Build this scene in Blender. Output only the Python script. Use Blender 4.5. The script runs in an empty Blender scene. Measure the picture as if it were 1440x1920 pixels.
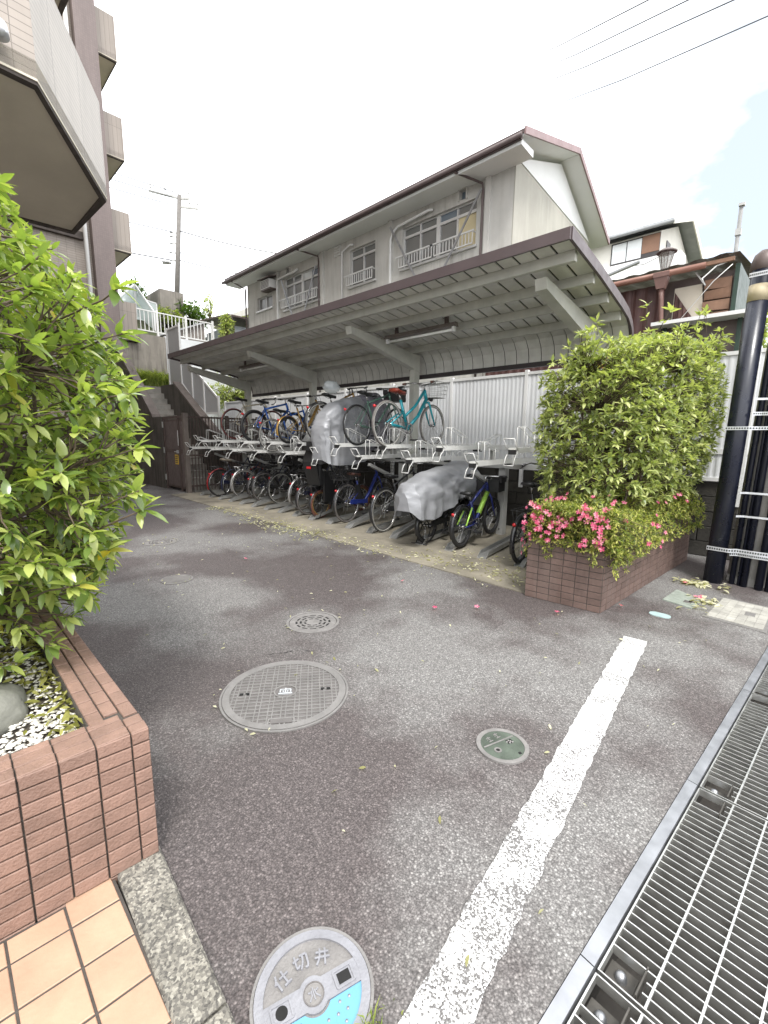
import bpy, bmesh, math, random
from math import sin, cos, pi, radians, sqrt, atan2
from mathutils import Vector, Matrix, noise as mnoise
random.seed(7)
SC = bpy.context.scene
COL = SC.collection
V = Vector
# ------------------------------------------------------------------ camera
cam_d = bpy.data.cameras.new('camera'); cam = bpy.data.objects.new('camera', cam_d); COL.objects.link(cam)
cam_d.sensor_fit = 'HORIZONTAL'; cam_d.sensor_width = 36.0; cam_d.lens = 21.0
cam_d.clip_start = 0.05; cam_d.clip_end = 3000
CR = Matrix(((0.71331, 0.122455, -0.690068), (0.700782, -0.111078, 0.704674), (0.00964, -0.986238, -0.165048)))
cam.matrix_world = Matrix.Translation((0, 0, 1.5)) @ Matrix((
    (CR[0][0], -CR[0][1], -CR[0][2]), (CR[1][0], -CR[1][1], -CR[1][2]), (CR[2][0], -CR[2][1], -CR[2][2]))).to_4x4()
SC.camera = cam
# ------------------------------------------------------------------ world, sun, exposure
SUN_EL, SUN_AZ = radians(58), atan2(0.80, -0.60)
world = bpy.data.worlds.new('World'); SC.world = world; world.use_nodes = True
wn = world.node_tree; wn.nodes.clear()
def wnode(t, **k):
    n = wn.nodes.new(t)
    for a, b in k.items(): setattr(n, a, b)
    return n
wo = wnode('ShaderNodeOutputWorld'); wb = wnode('ShaderNodeBackground'); wb.inputs[1].default_value = 0.12
sky = wnode('ShaderNodeTexSky', sky_type='NISHITA', sun_disc=False, sun_elevation=SUN_EL, sun_rotation=SUN_AZ)
sky.air_density = 1.0; sky.dust_density = 2.0
tc = wnode('ShaderNodeTexCoord'); mp = wnode('ShaderNodeMapping'); mp.inputs['Scale'].default_value = (1.6, 1.6, 3.2)
nz = wnode('ShaderNodeTexNoise'); nz.inputs['Scale'].default_value = 1.5; nz.inputs['Detail'].default_value = 7; nz.inputs['Roughness'].default_value = .55
dp = wnode('ShaderNodeVectorMath', operation='DOT_PRODUCT'); dp.inputs[1].default_value = (-0.14, 0.91, 0.39)
r1 = wnode('ShaderNodeMapRange'); r1.inputs['From Min'].default_value = .93; r1.inputs['From Max'].default_value = 1.0
ad = wnode('ShaderNodeMath', operation='MULTIPLY_ADD'); ad.inputs[1].default_value = .26
r2 = wnode('ShaderNodeMapRange'); r2.inputs['From Min'].default_value = .50; r2.inputs['From Max'].default_value = .80
r2.inputs['To Min'].default_value = 1.0; r2.inputs['To Max'].default_value = .04
mx = wnode('ShaderNodeMix', data_type='RGBA')
mx.inputs[7].default_value = (8.6, 8.7, 8.9, 1)
L = wn.links.new
L(tc.outputs['Generated'], mp.inputs[0]); L(mp.outputs[0], nz.inputs[0]); L(tc.outputs['Generated'], dp.inputs[0])
L(dp.outputs['Value'], r1.inputs[0]); L(r1.outputs[0], ad.inputs[0]); L(nz.outputs[0], ad.inputs[2]); L(ad.outputs[0], r2.inputs[0])
L(r2.outputs[0], mx.inputs[0]); gm = wnode('ShaderNodeMix', data_type='RGBA'); gm.inputs[0].default_value = .8; gm.inputs[7].default_value = (2.25, 2.5, 2.8, 1); L(sky.outputs[0], gm.inputs[6]); L(gm.outputs[2], mx.inputs[6]); L(mx.outputs[2], wb.inputs[0]); L(wb.outputs[0], wo.inputs[0])
sun_d = bpy.data.lights.new('sun', 'SUN'); sun_d.energy = 1.3; sun_d.angle = radians(14); sun_d.color = (1, .97, .92)
sun = bpy.data.objects.new('sun', sun_d); COL.objects.link(sun)
sdir = V((cos(SUN_EL) * sin(SUN_AZ), cos(SUN_EL) * cos(SUN_AZ), sin(SUN_EL)))
sun.rotation_euler = sdir.to_track_quat('Z', 'Y').to_euler()
SC.view_settings.view_transform = 'Standard'; SC.view_settings.look = 'None'
SC.view_settings.gamma = 1.0; SC.view_settings.use_curve_mapping = False
SC.view_settings.exposure = 1.62
SC.cycles.max_bounces = 7; SC.cycles.diffuse_bounces = 4; SC.cycles.transparent_max_bounces = 12
SC.cycles.use_denoising = True

# ------------------------------------------------------------------ materials
MATS = {}
class N:
    def __init__(s, name):
        s.m = bpy.data.materials.new(name); s.m.use_nodes = True; s.t = s.m.node_tree
        s.b = s.t.nodes['Principled BSDF']; s.out = s.t.nodes['Material Output']
    def n(s, t, ins=None, **k):
        q = s.t.nodes.new(t)
        for a, b in k.items(): setattr(q, a, b)
        for a, b in (ins or {}).items():
            if hasattr(b, 'is_output') or isinstance(b, bpy.types.NodeSocket): s.t.links.new(b, q.inputs[a])
            else: q.inputs[a].default_value = b
        return q
    def l(s, a, b): s.t.links.new(a, b)
    def pos(s): return s.n('ShaderNodeNewGeometry').outputs['Position']
    def obj(s): return s.n('ShaderNodeTexCoord').outputs['Object']
    def noise(s, vec, scale, detail=4, rough=.55, sc=None):
        if sc: vec = s.n('ShaderNodeMapping', {0: vec, 'Scale': sc}).outputs[0]
        return s.n('ShaderNodeTexNoise', {'Vector': vec, 'Scale': scale, 'Detail': detail, 'Roughness': rough}).outputs[0]
    def ramp(s, fac, stops):
        r = s.n('ShaderNodeValToRGB', {0: fac}); e = r.color_ramp.elements
        while len(e) < len(stops): e.new(.5)
        for i, (p, c) in enumerate(stops):
            e[i].position = p; e[i].color = (c, c, c, 1) if not hasattr(c, '__len__') else (*c[:3], 1)
        return r.outputs[0]
    def rng(s, v, a, b, c, d): return s.n('ShaderNodeMapRange', {0: v, 1: a, 2: b, 3: c, 4: d}).outputs[0]
    def mix(s, f, a, b, mode='MIX'):
        q = s.n('ShaderNodeMix', data_type='RGBA', blend_type=mode)
        for i, x in ((0, f), (6, a), (7, b)):
            if isinstance(x, bpy.types.NodeSocket): s.l(x, q.inputs[i])
            elif hasattr(x, '__len__'): q.inputs[i].default_value = (*x[:3], 1)
            else: q.inputs[i].default_value = x
        return q.outputs[2]
    def math(s, op, a, b=0.0):
        return s.n('ShaderNodeMath', {0: a, 1: b}, operation=op).outputs[0]
    def bump(s, h, strength=.3, dist=.01):
        q = s.n('ShaderNodeBump', {'Height': h, 'Strength': strength, 'Distance': dist}); s.l(q.outputs[0], s.b.inputs['Normal'])
    def col(s, c):
        if isinstance(c, bpy.types.NodeSocket): s.l(c, s.b.inputs['Base Color'])
        else: s.b.inputs['Base Color'].default_value = (*c[:3], 1)
    def rough(s, r):
        if isinstance(r, bpy.types.NodeSocket): s.l(r, s.b.inputs['Roughness'])
        else: s.b.inputs['Roughness'].default_value = r

def mat(name, c, rough=.6, metal=0, var=.12, scale=6, bump=0, bscale=60, streak=0, streak_c=None, rnd=0, coat=0, spec=.5):
    """plain material with blotchy wear, optional vertical streaks, per-object variation and fine relief"""
    if name in MATS: return MATS[name]
    q = N(name); p = q.pos()
    nv = q.noise(p, scale, 5)
    f = q.rng(nv, .3, .7, 1 - var, 1 + var)
    colr = q.mix(1, c, f, 'MULTIPLY')
    if rnd:
        r = q.n('ShaderNodeObjectInfo').outputs['Random']
        colr = q.mix(1, colr, q.rng(r, 0, 1, 1 - rnd, 1 + rnd), 'MULTIPLY')
    if streak:
        sn = q.noise(p, 1, 6, .65, (7, 7, .55)); pn = q.noise(p, .9, 3)
        sf = q.math('MULTIPLY', q.rng(sn, .46, .72, 0, 1), q.rng(pn, .35, .65, .2, 1))
        colr = q.mix(q.math('MULTIPLY', sf, streak), colr, streak_c or tuple(x * .35 for x in c))
    q.col(colr)
    q.rough(q.rng(q.noise(p, scale * 2.3, 3), .3, .7, max(0, rough - .08), min(1, rough + .08)))
    q.b.inputs['Metallic'].default_value = metal; q.b.inputs['Specular IOR Level'].default_value = spec
    if coat: q.b.inputs['Coat Weight'].default_value = coat; q.b.inputs['Coat Roughness'].default_value = .12
    if bump: q.bump(q.noise(p, bscale, 3), bump, .01)
    MATS[name] = q.m
    return q.m

def mat_asphalt():
    q = N('asphalt'); p = q.pos()
    big = q.noise(p, .62, 3, .5); mid = q.noise(p, 3.5, 4)
    v = q.n('ShaderNodeTexVoronoi', {'Vector': p, 'Scale': 125, 'Randomness': 1.0})
    v2 = q.n('ShaderNodeTexVoronoi', {'Vector': p, 'Scale': 230})
    sep = q.n('ShaderNodeSeparateColor', {0: v.outputs['Color']})
    stone = q.ramp(sep.outputs[0], [(0, (.115, .110, .108)), (.45, (.140, .135, .133)), (.80, (.172, .167, .164)), (1, (.25, .245, .24))])
    edge = q.rng(v.outputs['Distance'], .25, .66, 1, .58)
    c = q.mix(1, stone, edge, 'MULTIPLY')
    fine = q.n('ShaderNodeSeparateColor', {0: v2.outputs['Color']}).outputs[1]
    c = q.mix(1, c, q.rng(fine, 0, 1, .7, 1.3), 'MULTIPLY')
    damp = q.rng(q.math('ADD', big, q.math('MULTIPLY', mid, .25)), .54, .69, 0, 1)
    c = q.mix(damp, q.mix(1, c, (1.40, 1.40, 1.38), 'MULTIPLY'), q.mix(1, c, (.69, .605, .60), 'MULTIPLY'))
    q.col(c); q.rough(q.rng(damp, 0, 1, .78, .62)); q.b.inputs['Specular IOR Level'].default_value = .45
    h = q.math('ADD', q.math('MULTIPLY', q.math('SUBTRACT', 1.0, v.outputs['Distance']), .7), q.math('MULTIPLY', q.math('SUBTRACT', 1.0, v2.outputs['Distance']), .3))
    q.bump(h, .65, .005)
    return q.m
def mat_paint_line():
    q = N('road_paint'); p = q.pos()
    v = q.n('ShaderNodeTexVoronoi', {'Vector': p, 'Scale': 190})
    n1 = q.noise(p, 6, 4); n2 = q.noise(p, 2.2, 3)
    sep = q.n('ShaderNodeSeparateColor', {0: v.outputs['Color']})
    wear = q.math('ADD', q.math('ADD', q.math('MULTIPLY', sep.outputs[0], .45), q.math('MULTIPLY', n1, .8)), q.math('MULTIPLY', n2, .45))
    m = q.rng(q.math('ADD', wear, q.rng(q.n('ShaderNodeSeparateXYZ', {0: p}).outputs[1], .5, 3.6, .07, -.06)), .90, 1.0, 0, 1)
    q.col(q.mix(m, (.56, .56, .55), (.135, .13, .128))); q.rough(.75)
    q.bump(q.math('SUBTRACT', 1.0, v.outputs['Distance']), .6, .006)
    return q.m
def mat_leaf(name, dark, mid, bright, rough=.38, spec=.5, yellow=.0):
    q = N(name)
    g = q.n('ShaderNodeNewGeometry'); oi = q.n('ShaderNodeObjectInfo')
    r = q.math('FRACT', q.math('ADD', g.outputs['Random Per Island'], oi.outputs['Random']))
    st = [(0, dark), (.4, mid), (.78, bright), (.97, bright)]
    if yellow: st += [(1.0, (.42, .34, .03))]
    c = q.ramp(r, st)
    c = q.mix(g.outputs['Backfacing'], c, q.mix(.5, c, tuple(x * 1.3 for x in mid)))
    q.col(c); q.rough(rough); q.b.inputs['Specular IOR Level'].default_value = spec
    tr = q.n('ShaderNodeBsdfTranslucent', {'Color': q.mix(1, c, (1.5, 1.55, .7), 'MULTIPLY')})
    ms = q.n('ShaderNodeMixShader', {0: .40, 1: q.b.outputs[0], 2: tr.outputs[0]})
    q.l(ms.outputs[0], q.out.inputs[0])
    return q.m
def mat_glass(name, tint, rough=.06, alpha=1.0):
    q = N(name); p = q.pos()
    q.col(q.mix(q.noise(p, 1.2, 2), tint, tuple(x * 1.7 for x in tint))); q.rough(rough); q.b.inputs['Specular IOR Level'].default_value = .8
    return q.m
def mat_clear(name, tint, t=.55):
    q = N(name); q.col(tint); q.rough(.1)
    tr = q.n('ShaderNodeBsdfTransparent', {0: (.93, .95, .95, 1)})
    ms = q.n('ShaderNodeMixShader', {0: t, 1: q.b.outputs[0], 2: tr.outputs[0]}); q.l(ms.outputs[0], q.out.inputs[0])
    return q.m
def mat_tilewall(name, c, grout, su, sv, rnd=.1, axis='X'):
    """far small wall tiles (each under 10 px): brick texture on world position; axis = the wall's horizontal axis"""
    q = N(name); p = q.pos(); s = q.n('ShaderNodeSeparateXYZ', {0: p})
    u = s.outputs[0] if axis == 'X' else (s.outputs[1] if axis == 'Y' else q.math('ADD', s.outputs[0], s.outputs[1]))
    cv = q.n('ShaderNodeCombineXYZ', {0: u, 1: s.outputs[2]}).outputs[0]
    bt = q.n('ShaderNodeTexBrick', {'Vector': cv, 'Color1': (*tuple(x * (1 - rnd) for x in c), 1), 'Color2': (*tuple(x * (1 + rnd) for x in c), 1), 'Mortar': (*grout, 1),
        'Scale': 1.0, 'Mortar Size': .004, 'Brick Width': su, 'Row Height': sv}); bt.offset = 0
    dirt = q.rng(q.noise(p, 1.0, 5, .6, (3, 3, .5)), .3, .75, 1.06, .82)
    q.col(q.mix(1, bt.outputs[0], dirt, 'MULTIPLY')); q.rough(.55)
    q.bump(bt.outputs['Fac'], -.3, .004)
    return q.m

M_ASPH = mat_asphalt(); M_LINE = mat_paint_line()
M_CONC = mat('pad_concrete', (.205, .185, .145), .85, 0, .42, 1.9, .5, 45)
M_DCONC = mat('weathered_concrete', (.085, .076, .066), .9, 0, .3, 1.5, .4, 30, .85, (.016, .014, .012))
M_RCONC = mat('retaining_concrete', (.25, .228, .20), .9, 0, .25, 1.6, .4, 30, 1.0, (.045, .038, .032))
M_STEP = mat('step_concrete', (.26, .245, .22), .9, 0, .25, 3, .4, 40)
M_COPING = mat('coping', (.115, .095, .085), .85, 0, .2, 6, .6, 60)
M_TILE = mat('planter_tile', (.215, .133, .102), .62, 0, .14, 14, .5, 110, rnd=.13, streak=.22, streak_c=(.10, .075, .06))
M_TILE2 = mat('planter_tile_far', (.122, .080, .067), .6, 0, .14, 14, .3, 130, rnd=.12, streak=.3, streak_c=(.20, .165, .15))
M_GROUT = mat('grout', (.060, .052, .045), .9, 0, .2, 20, .3, 120)
M_FTILE = mat('floor_tile', (.395, .25, .17), .55, 0, .10, 9, .12, 70, rnd=.05)
def mat_granite():
    q = N('granite'); p = q.pos()
    v = q.n('ShaderNodeTexVoronoi', {'Vector': p, 'Scale': 150}); w = q.n('ShaderNodeTexVoronoi', {'Vector': p, 'Scale': 60})
    a = q.n('ShaderNodeSeparateColor', {0: v.outputs['Color']}).outputs[0]; b_ = q.n('ShaderNodeSeparateColor', {0: w.outputs['Color']}).outputs[1]
    c = q.ramp(q.math('ADD', q.math('MULTIPLY', a, .7), q.math('MULTIPLY', b_, .3)), [(0, (.05, .047, .042)), (.35, (.115, .108, .095)), (.6, (.19, .178, .15)), (1, (.32, .305, .26))])
    c = q.mix(1, c, q.rng(q.noise(p, 9, 5), .3, .7, .75, 1.2), 'MULTIPLY'); q.col(c); q.rough(.85)
    q.bump(q.math('ADD', a, q.noise(p, 40, 4)), .5, .006); return q.m
M_GRAN = mat_granite()
M_GALV = mat('galvanised', (.36, .37, .39), .42, .85, .18, 9)
M_BAR = mat('grating_bar', (.60, .60, .58), .40, .95, .1, 12)
M_BARSIDE = mat('grating_bar_side', (.20, .20, .19), .5, .5, .15, 10)
M_TRENCH = mat('trench', (.055, .05, .045), .9, 0, .3, 6)
M_IRON = mat('cast_iron', (.225, .216, .208), .55, .45, .14, 10, .25, 90)
M_IRON_D = mat('cast_iron_plate', (.155, .145, .14), .6, .4, .2, 12, .3, 90)
M_IRON_G = mat('cast_iron_grey', (.215, .205, .198), .65, .35, .2, 12, .3, 120)
M_SLOT = mat('dark_slot', (.008, .008, .008), .9)
M_BLUE = mat('cover_blue', (.11, .29, .45), .5, 0, .05, 20)
M_WALL_W = mat('white_metal', (.60, .61, .62), .5, 0, .07, 1.5, streak=.25, streak_c=(.42, .41, .38))
M_WHITE = mat('white_paint', (.66, .66, .65), .45, 0, .05, 3)
M_RACK = mat('rack_white', (.60, .60, .58), .42, 0, .08, 6)
M_RACKPOST = mat('rack_post', (.40, .40, .385), .5, .2, .12, 6)
M_ALU = mat('aluminium', (.36, .36, .35), .4, .6, .15, 8)
M_BLK = mat('black_rubber', (.014, .014, .015), .65, 0, .2, 20)
M_BLKP = mat('black_plastic', (.018, .018, .019), .42, 0, .2, 20)
M_BROWN = mat('brown_metal', (.095, .070, .062), .5, .2, .15, 5)
M_BROWNL = mat('brown_metal_light', (.16, .135, .12), .5, .2, .15, 5)
M_MAUVE = mat('mauve_metal', (.082, .062, .064), .42, .15, .1, 4)
M_SHEET = mat('roof_sheet', (.62, .62, .585), .5, .15, .14, 3, streak=.25, streak_c=(.19, .18, .13))
M_STEEL = mat('shelter_steel', (.45, .45, .405), .5, .1, .12, 4, streak=.2, streak_c=(.17, .17, .11))
M_SEAM = mat('roof_seam', (.035, .034, .031), .9)
M_STUCCO = mat('grey_stucco', (.49, .48, .45), .9, 0, .12, 1.2, .5, 40, .65, (.20, .185, .155))
M_STUCCOB = mat('beige_stucco', (.36, .35, .305), .9, 0, .10, 1.0, .4, 40, .7, (.50, .48, .42))
M_HWHITE = mat('house_white', (.72, .73, .72), .7, 0, .05, 1)
M_ROOF = mat('roof_tile_brown', (.09, .066, .064), .6, 0, .15, 5)
M_ROOFP = mat('fascia_pink', (.23, .15, .15), .5, 0, .1, 3)
M_ALUW = mat('window_alu', (.60, .60, .59), .45, .3, .08, 4)
M_RUST = mat('rust_stain', (.30, .19, .12), .8, 0, .2, 4)
M_PANE = mat_glass('window_pane', (.04, .042, .042))
M_PANEL = mat_glass('curtain_pane', (.48, .50, .50), .2)
M_PANEF = mat_glass('frosted_pane', (.115, .115, .11), .25)
M_BEIGE = mat('soffit', (.60, .55, .45), .85, 0, .12, .8, .3, 25)
M_MTILE = mat_tilewall('mauve_tile', (.19, .152, .142), (.16, .125, .12), .06, .06, .06, 'Y')
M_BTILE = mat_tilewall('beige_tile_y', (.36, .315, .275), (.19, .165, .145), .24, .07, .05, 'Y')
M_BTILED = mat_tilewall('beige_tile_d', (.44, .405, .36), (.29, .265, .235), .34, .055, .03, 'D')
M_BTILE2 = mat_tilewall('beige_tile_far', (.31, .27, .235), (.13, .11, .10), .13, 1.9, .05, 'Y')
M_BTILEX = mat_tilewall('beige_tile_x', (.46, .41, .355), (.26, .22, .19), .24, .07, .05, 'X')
M_DRIP = mat('drip_edge', (.075, .062, .055), .8, 0, .3, 6)
M_MAROON = mat('maroon_sheet', (.065, .026, .023), .55, .1, .35, 5, streak=.8, streak_c=(.17, .10, .085))
M_COPPER = mat('gutter_copper', (.19, .085, .058), .5, .1, .15, 4)
M_WOOD = mat('old_board', (.20, .115, .075), .8, 0, .3, 5, .3, 40)
M_PLY = mat('beige_board', (.52, .47, .39), .8, 0, .1, 3)
M_GREENM = mat('green_sheet', (.018, .04, .028), .5, .1, .1, 4)
M_UPOLE = mat('weathered_pole', (.15, .14, .13), .85, 0, .12, 5)
M_POLE = mat('pole_concrete', (.40, .385, .355), .85, 0, .12, 5, .3, 50)
M_CONDUIT = mat('conduit', (.010, .012, .022), .32, 0, .15, 5)
M_BAND = mat('band_steel', (.62, .64, .66), .35, .7, .1, 8)
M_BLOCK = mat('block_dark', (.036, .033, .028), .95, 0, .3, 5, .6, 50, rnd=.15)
M_BARK = mat('bark', (.10, .075, .055), .9, 0, .3, 20, .6, 60)
M_TWIG = mat('twig', (.085, .062, .04), .8, 0, .3, 20)
M_SOIL = mat('soil', (.05, .04, .03), .95, 0, .3, 20, .8, 50)
M_PEB = mat('white_pebble', (.72, .69, .63), .7, 0, .12, 30)
M_ROCK = mat('rock', (.15, .15, .128), .85, 0, .35, 5, .8, 25)
M_LEAF = mat_leaf('broad_leaf', (.080, .130, .034), (.205, .285, .070), (.41, .46, .14), .26, .8, .25)
M_HLEAF = mat_leaf('hedge_leaf', (.11, .15, .055), (.265, .315, .115), (.50, .53, .23), .28, .5)
M_ALEAF = mat_leaf('azalea_leaf', (.070, .11, .03), (.21, .255, .065), (.46, .45, .14), .5, .3)
M_OLIVE = mat_leaf('olive_leaf', (.10, .10, .02), (.20, .20, .05), (.34, .33, .11), .6, .2)
M_DLEAF = mat_leaf('dark_leaf', (.025, .055, .012), (.055, .105, .022), (.13, .20, .04), .5, .3)  # deep green leaf tones of the darker bushes
M_GRASS = mat_leaf('grass_blade', (.09, .13, .03), (.17, .22, .05), (.32, .36, .11), .6, .2)
M_DRY = mat_leaf('fallen_leaf', (.24, .23, .10), (.42, .41, .26), (.60, .58, .44), .6, .2)
M_PETAL = mat_leaf('petal', (.50, .06, .15), (.66, .13, .26), (.76, .32, .42), .6, .2)
M_EARTH = mat('hill_earth', (.075, .085, .035), .95, 0, .4, 1.5, .6, 12)

# ------------------------------------------------------------------ geometry helpers
Z = V((0, 0, 1))
class MB:
    def __init__(s): s.v = []; s.f = []; s.s = []
    def add(s, vs, fs, smooth=False):
        o = len(s.v); s.v += [tuple(x) for x in vs]
        s.f += [tuple(i + o for i in f) for f in fs]; s.s += [smooth] * len(fs); return s
    def quad(s, *p): return s.add(p, [tuple(range(len(p)))])
    def hexa(s, b, t): return s.add(list(b) + list(t), [(3, 2, 1, 0), (4, 5, 6, 7), (0, 1, 5, 4), (1, 2, 6, 5), (2, 3, 7, 6), (3, 0, 4, 7)])
    def box(s, x0, x1, y0, y1, z0, z1):
        return s.hexa([(x0, y0, z0), (x1, y0, z0), (x1, y1, z0), (x0, y1, z0)], [(x0, y0, z1), (x1, y0, z1), (x1, y1, z1), (x0, y1, z1)])
    def bar(s, p0, p1, w, h, up=Z):
        p0, p1 = V(p0), V(p1); d = (p1 - p0).normalized(); up = V(up)
        if abs(d.dot(up)) > .98: up = V((1, 0, 0)) if abs(d.x) < .9 else V((0, 1, 0))
        a = d.cross(up).normalized(); b = a.cross(d); a *= w / 2; b *= h / 2
        return s.hexa([p0 - a - b, p0 + a - b, p1 + a - b, p1 - a - b], [p0 - a + b, p0 + a + b, p1 + a + b, p1 - a + b])
    def tube(s, pts, r, n=6, closed=False, smooth=True, caps=True):
        pts = [V(p) for p in pts]; m = len(pts); rs = r if hasattr(r, '__len__') else [r] * m
        d0 = (pts[1] - pts[0]).normalized(); a = d0.orthogonal().normalized(); vs = []
        for i, p in enumerate(pts):
            if closed: d = pts[(i + 1) % m] - pts[i - 1]
            else: d = pts[min(i + 1, m - 1)] - pts[max(i - 1, 0)]
            d.normalize(); a = (a - d * a.dot(d)); a = a.normalized() if a.length > 1e-6 else d.orthogonal().normalized(); b = d.cross(a)
            for k in range(n):
                t = 2 * pi * k / n; vs.append(p + (a * cos(t) + b * sin(t)) * rs[i])
        fs = []
        for i in range(m if closed else m - 1):
            j = (i + 1) % m
            for k in range(n):
                l = (k + 1) % n; fs.append((i * n + k, i * n + l, j * n + l, j * n + k))
        if not closed and caps: fs += [tuple(range(n))[::-1], tuple((m - 1) * n + k for k in range(n))]
        return s.add(vs, fs, smooth)
    def cyl(s, p0, p1, r0, r1=None, n=12, smooth=True): return s.tube([p0, p1], [r0, r0 if r1 is None else r1], n, False, smooth)
    def lathe(s, prof, n=24, c=(0, 0, 0), smooth=False):
        vs = []; fs = []
        for r, z in prof:
            for k in range(n): t = 2 * pi * k / n; vs.append((c[0] + r * cos(t), c[1] + r * sin(t), c[2] + z))
        for i in range(len(prof) - 1):
            for k in range(n): l = (k + 1) % n; fs.append((i * n + k, i * n + l, (i + 1) * n + l, (i + 1) * n + k))
        return s.add(vs, fs, smooth)
    def disc(s, c, r, n=24, z=0): return s.add([(c[0] + r * cos(2 * pi * k / n), c[1] + r * sin(2 * pi * k / n), c[2] + z) for k in range(n)], [tuple(range(n))])
    def torus(s, c, R, r, n=28, m=6, ax='Y', flat=1.0):
        vs = []; fs = []; c = V(c)
        for i in range(n):
            t = 2 * pi * i / n
            for k in range(m):
                q = 2 * pi * k / m; rr = R + r * cos(q); y = r * sin(q) * flat
                p = V((rr * cos(t), y, rr * sin(t))) if ax == 'Y' else V((rr * cos(t), rr * sin(t), y))
                vs.append(c + p)
        for i in range(n):
            j = (i + 1) % n
            for k in range(m): l = (k + 1) % m; fs.append((i * m + k, j * m + k, j * m + l, i * m + l))
        return s.add(vs, fs, True)
    def prism(s, poly, z0, z1):
        n = len(poly); vs = [(p[0], p[1], z0) for p in poly] + [(p[0], p[1], z1) for p in poly]
        return s.add(vs, [tuple(range(n))[::-1], tuple(range(n, 2 * n))] + [(i, (i + 1) % n, n + (i + 1) % n, n + i) for i in range(n)])
    def ext(s, poly, d):
        """closed 3-D polygon extruded by vector d"""
        n = len(poly); d = V(d); vs = [V(p) for p in poly]; vs += [p + d for p in vs]
        return s.add(vs, [tuple(range(n))[::-1], tuple(range(n, 2 * n))] + [(i, (i + 1) % n, n + (i + 1) % n, n + i) for i in range(n)])
    def xf(s, m):
        s.v = [tuple(m @ V(p)) for p in s.v]; return s
    def mesh(s, name, m=None, off=None, fix=True):
        me = bpy.data.meshes.new(name)
        vs = s.v if off is None else [(a - off[0], b - off[1], c - off[2]) for a, b, c in s.v]
        me.from_pydata(vs, [], s.f)
        me.polygons.foreach_set('use_smooth', s.s)
        if m: me.materials.append(m)
        if fix and len(s.f) < 40000:
            bm = bmesh.new(); bm.from_mesh(me); bmesh.ops.recalc_face_normals(bm, faces=bm.faces); bm.to_mesh(me); bm.free()
        me.update(); return me
OFF = {}
def off_of(o):
    t = V((0, 0, 0))
    while o is not None: t += o.location; o = o.parent
    return t
def obj(name, mb, m=None, parent=None, fix=True):
    """one mesh object; mb in world coordinates (or the thing's own, while the thing stands at the origin)"""
    me = mb.mesh(name, m, off_of(parent) if parent else None, fix) if isinstance(mb, MB) else mb
    o = bpy.data.objects.new(name, me); COL.objects.link(o)
    if parent: o.parent = parent
    return o
def inst(name, me, parent=None, loc=(0, 0, 0), mw=None):
    """another object that shares mesh me; loc / matrix are in world coordinates of an unrotated parent"""
    o = bpy.data.objects.new(name, me); COL.objects.link(o); o.parent = parent
    f = off_of(parent) if parent else V((0, 0, 0))
    if mw is not None: o.matrix_local = Matrix.Translation(-f) @ mw
    else: o.location = V(loc) - f
    return o
def tag(o, label, cat, group=None, kind=None):
    o['label'] = label; o['category'] = cat
    if group: o['group'] = group
    if kind: o['kind'] = kind
    return o
def thing(name, label, cat, loc=(0, 0, 0), group=None):
    o = bpy.data.objects.new(name, None); COL.objects.link(o); o.location = loc; o.empty_display_size = .1
    return tag(o, label, cat, group)
def setting(name, mb, m, label=None):
    o = obj(name, mb, m); o['kind'] = 'structure'
    if label: o['label'] = label
    return o
def lerp(a, b, t): return V(a) + (V(b) - V(a)) * t
def tri_mesh_box(sx, sy, sz, ch=.0):
    """unit tile: box with its front edges slightly chamfered, x along, y out (front at y=0, back +sy), z up, centred in x,z"""
    b = MB(); x, z = sx / 2, sz / 2; c = ch
    back = [(-x, sy, -z), (x, sy, -z), (x, sy, z), (-x, sy, z)]; mid = [(-x, c, -z), (x, c, -z), (x, c, z), (-x, c, z)]
    fr = [(-x + c, 0, -z + c), (x - c, 0, -z + c), (x - c, 0, z - c), (-x + c, 0, z - c)]
    b.add(back + mid + fr, [(8, 9, 10, 11)] + [(i, (i + 1) % 4, 4 + (i + 1) % 4, 4 + i) for i in range(4)] + [(4 + i, 4 + (i + 1) % 4, 8 + (i + 1) % 4, 8 + i) for i in range(4)])
    return b
def tile_face(parent, p0, ux, uy, nx, ny, m, name='tile', joint=.006, depth=.012, skip=None, jit=.0012):
    """nx x ny tiles over the parallelogram p0 + ux + uy (vectors), each its own object sharing one mesh; outward normal = ux x uy"""
    p0, ux, uy = V(p0), V(ux), V(uy); nrm = ux.cross(uy).normalized()
    a, b = ux / nx, uy / ny; ea = a.normalized(); eb = b.normalized()
    me = tri_mesh_box(a.length - joint, depth, b.length - joint, .0018).mesh(name, m)
    rot = Matrix((ea, -nrm, eb)).transposed().to_4x4()
    for i in range(nx):
        for j in range(ny):
            if skip and skip(i, j): continue
            c = p0 + a * (i + .5) + b * (j + .5) + nrm * (depth * .5 + random.uniform(-jit, jit))
            inst(name, me, parent, mw=Matrix.Translation(c) @ rot)

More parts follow.
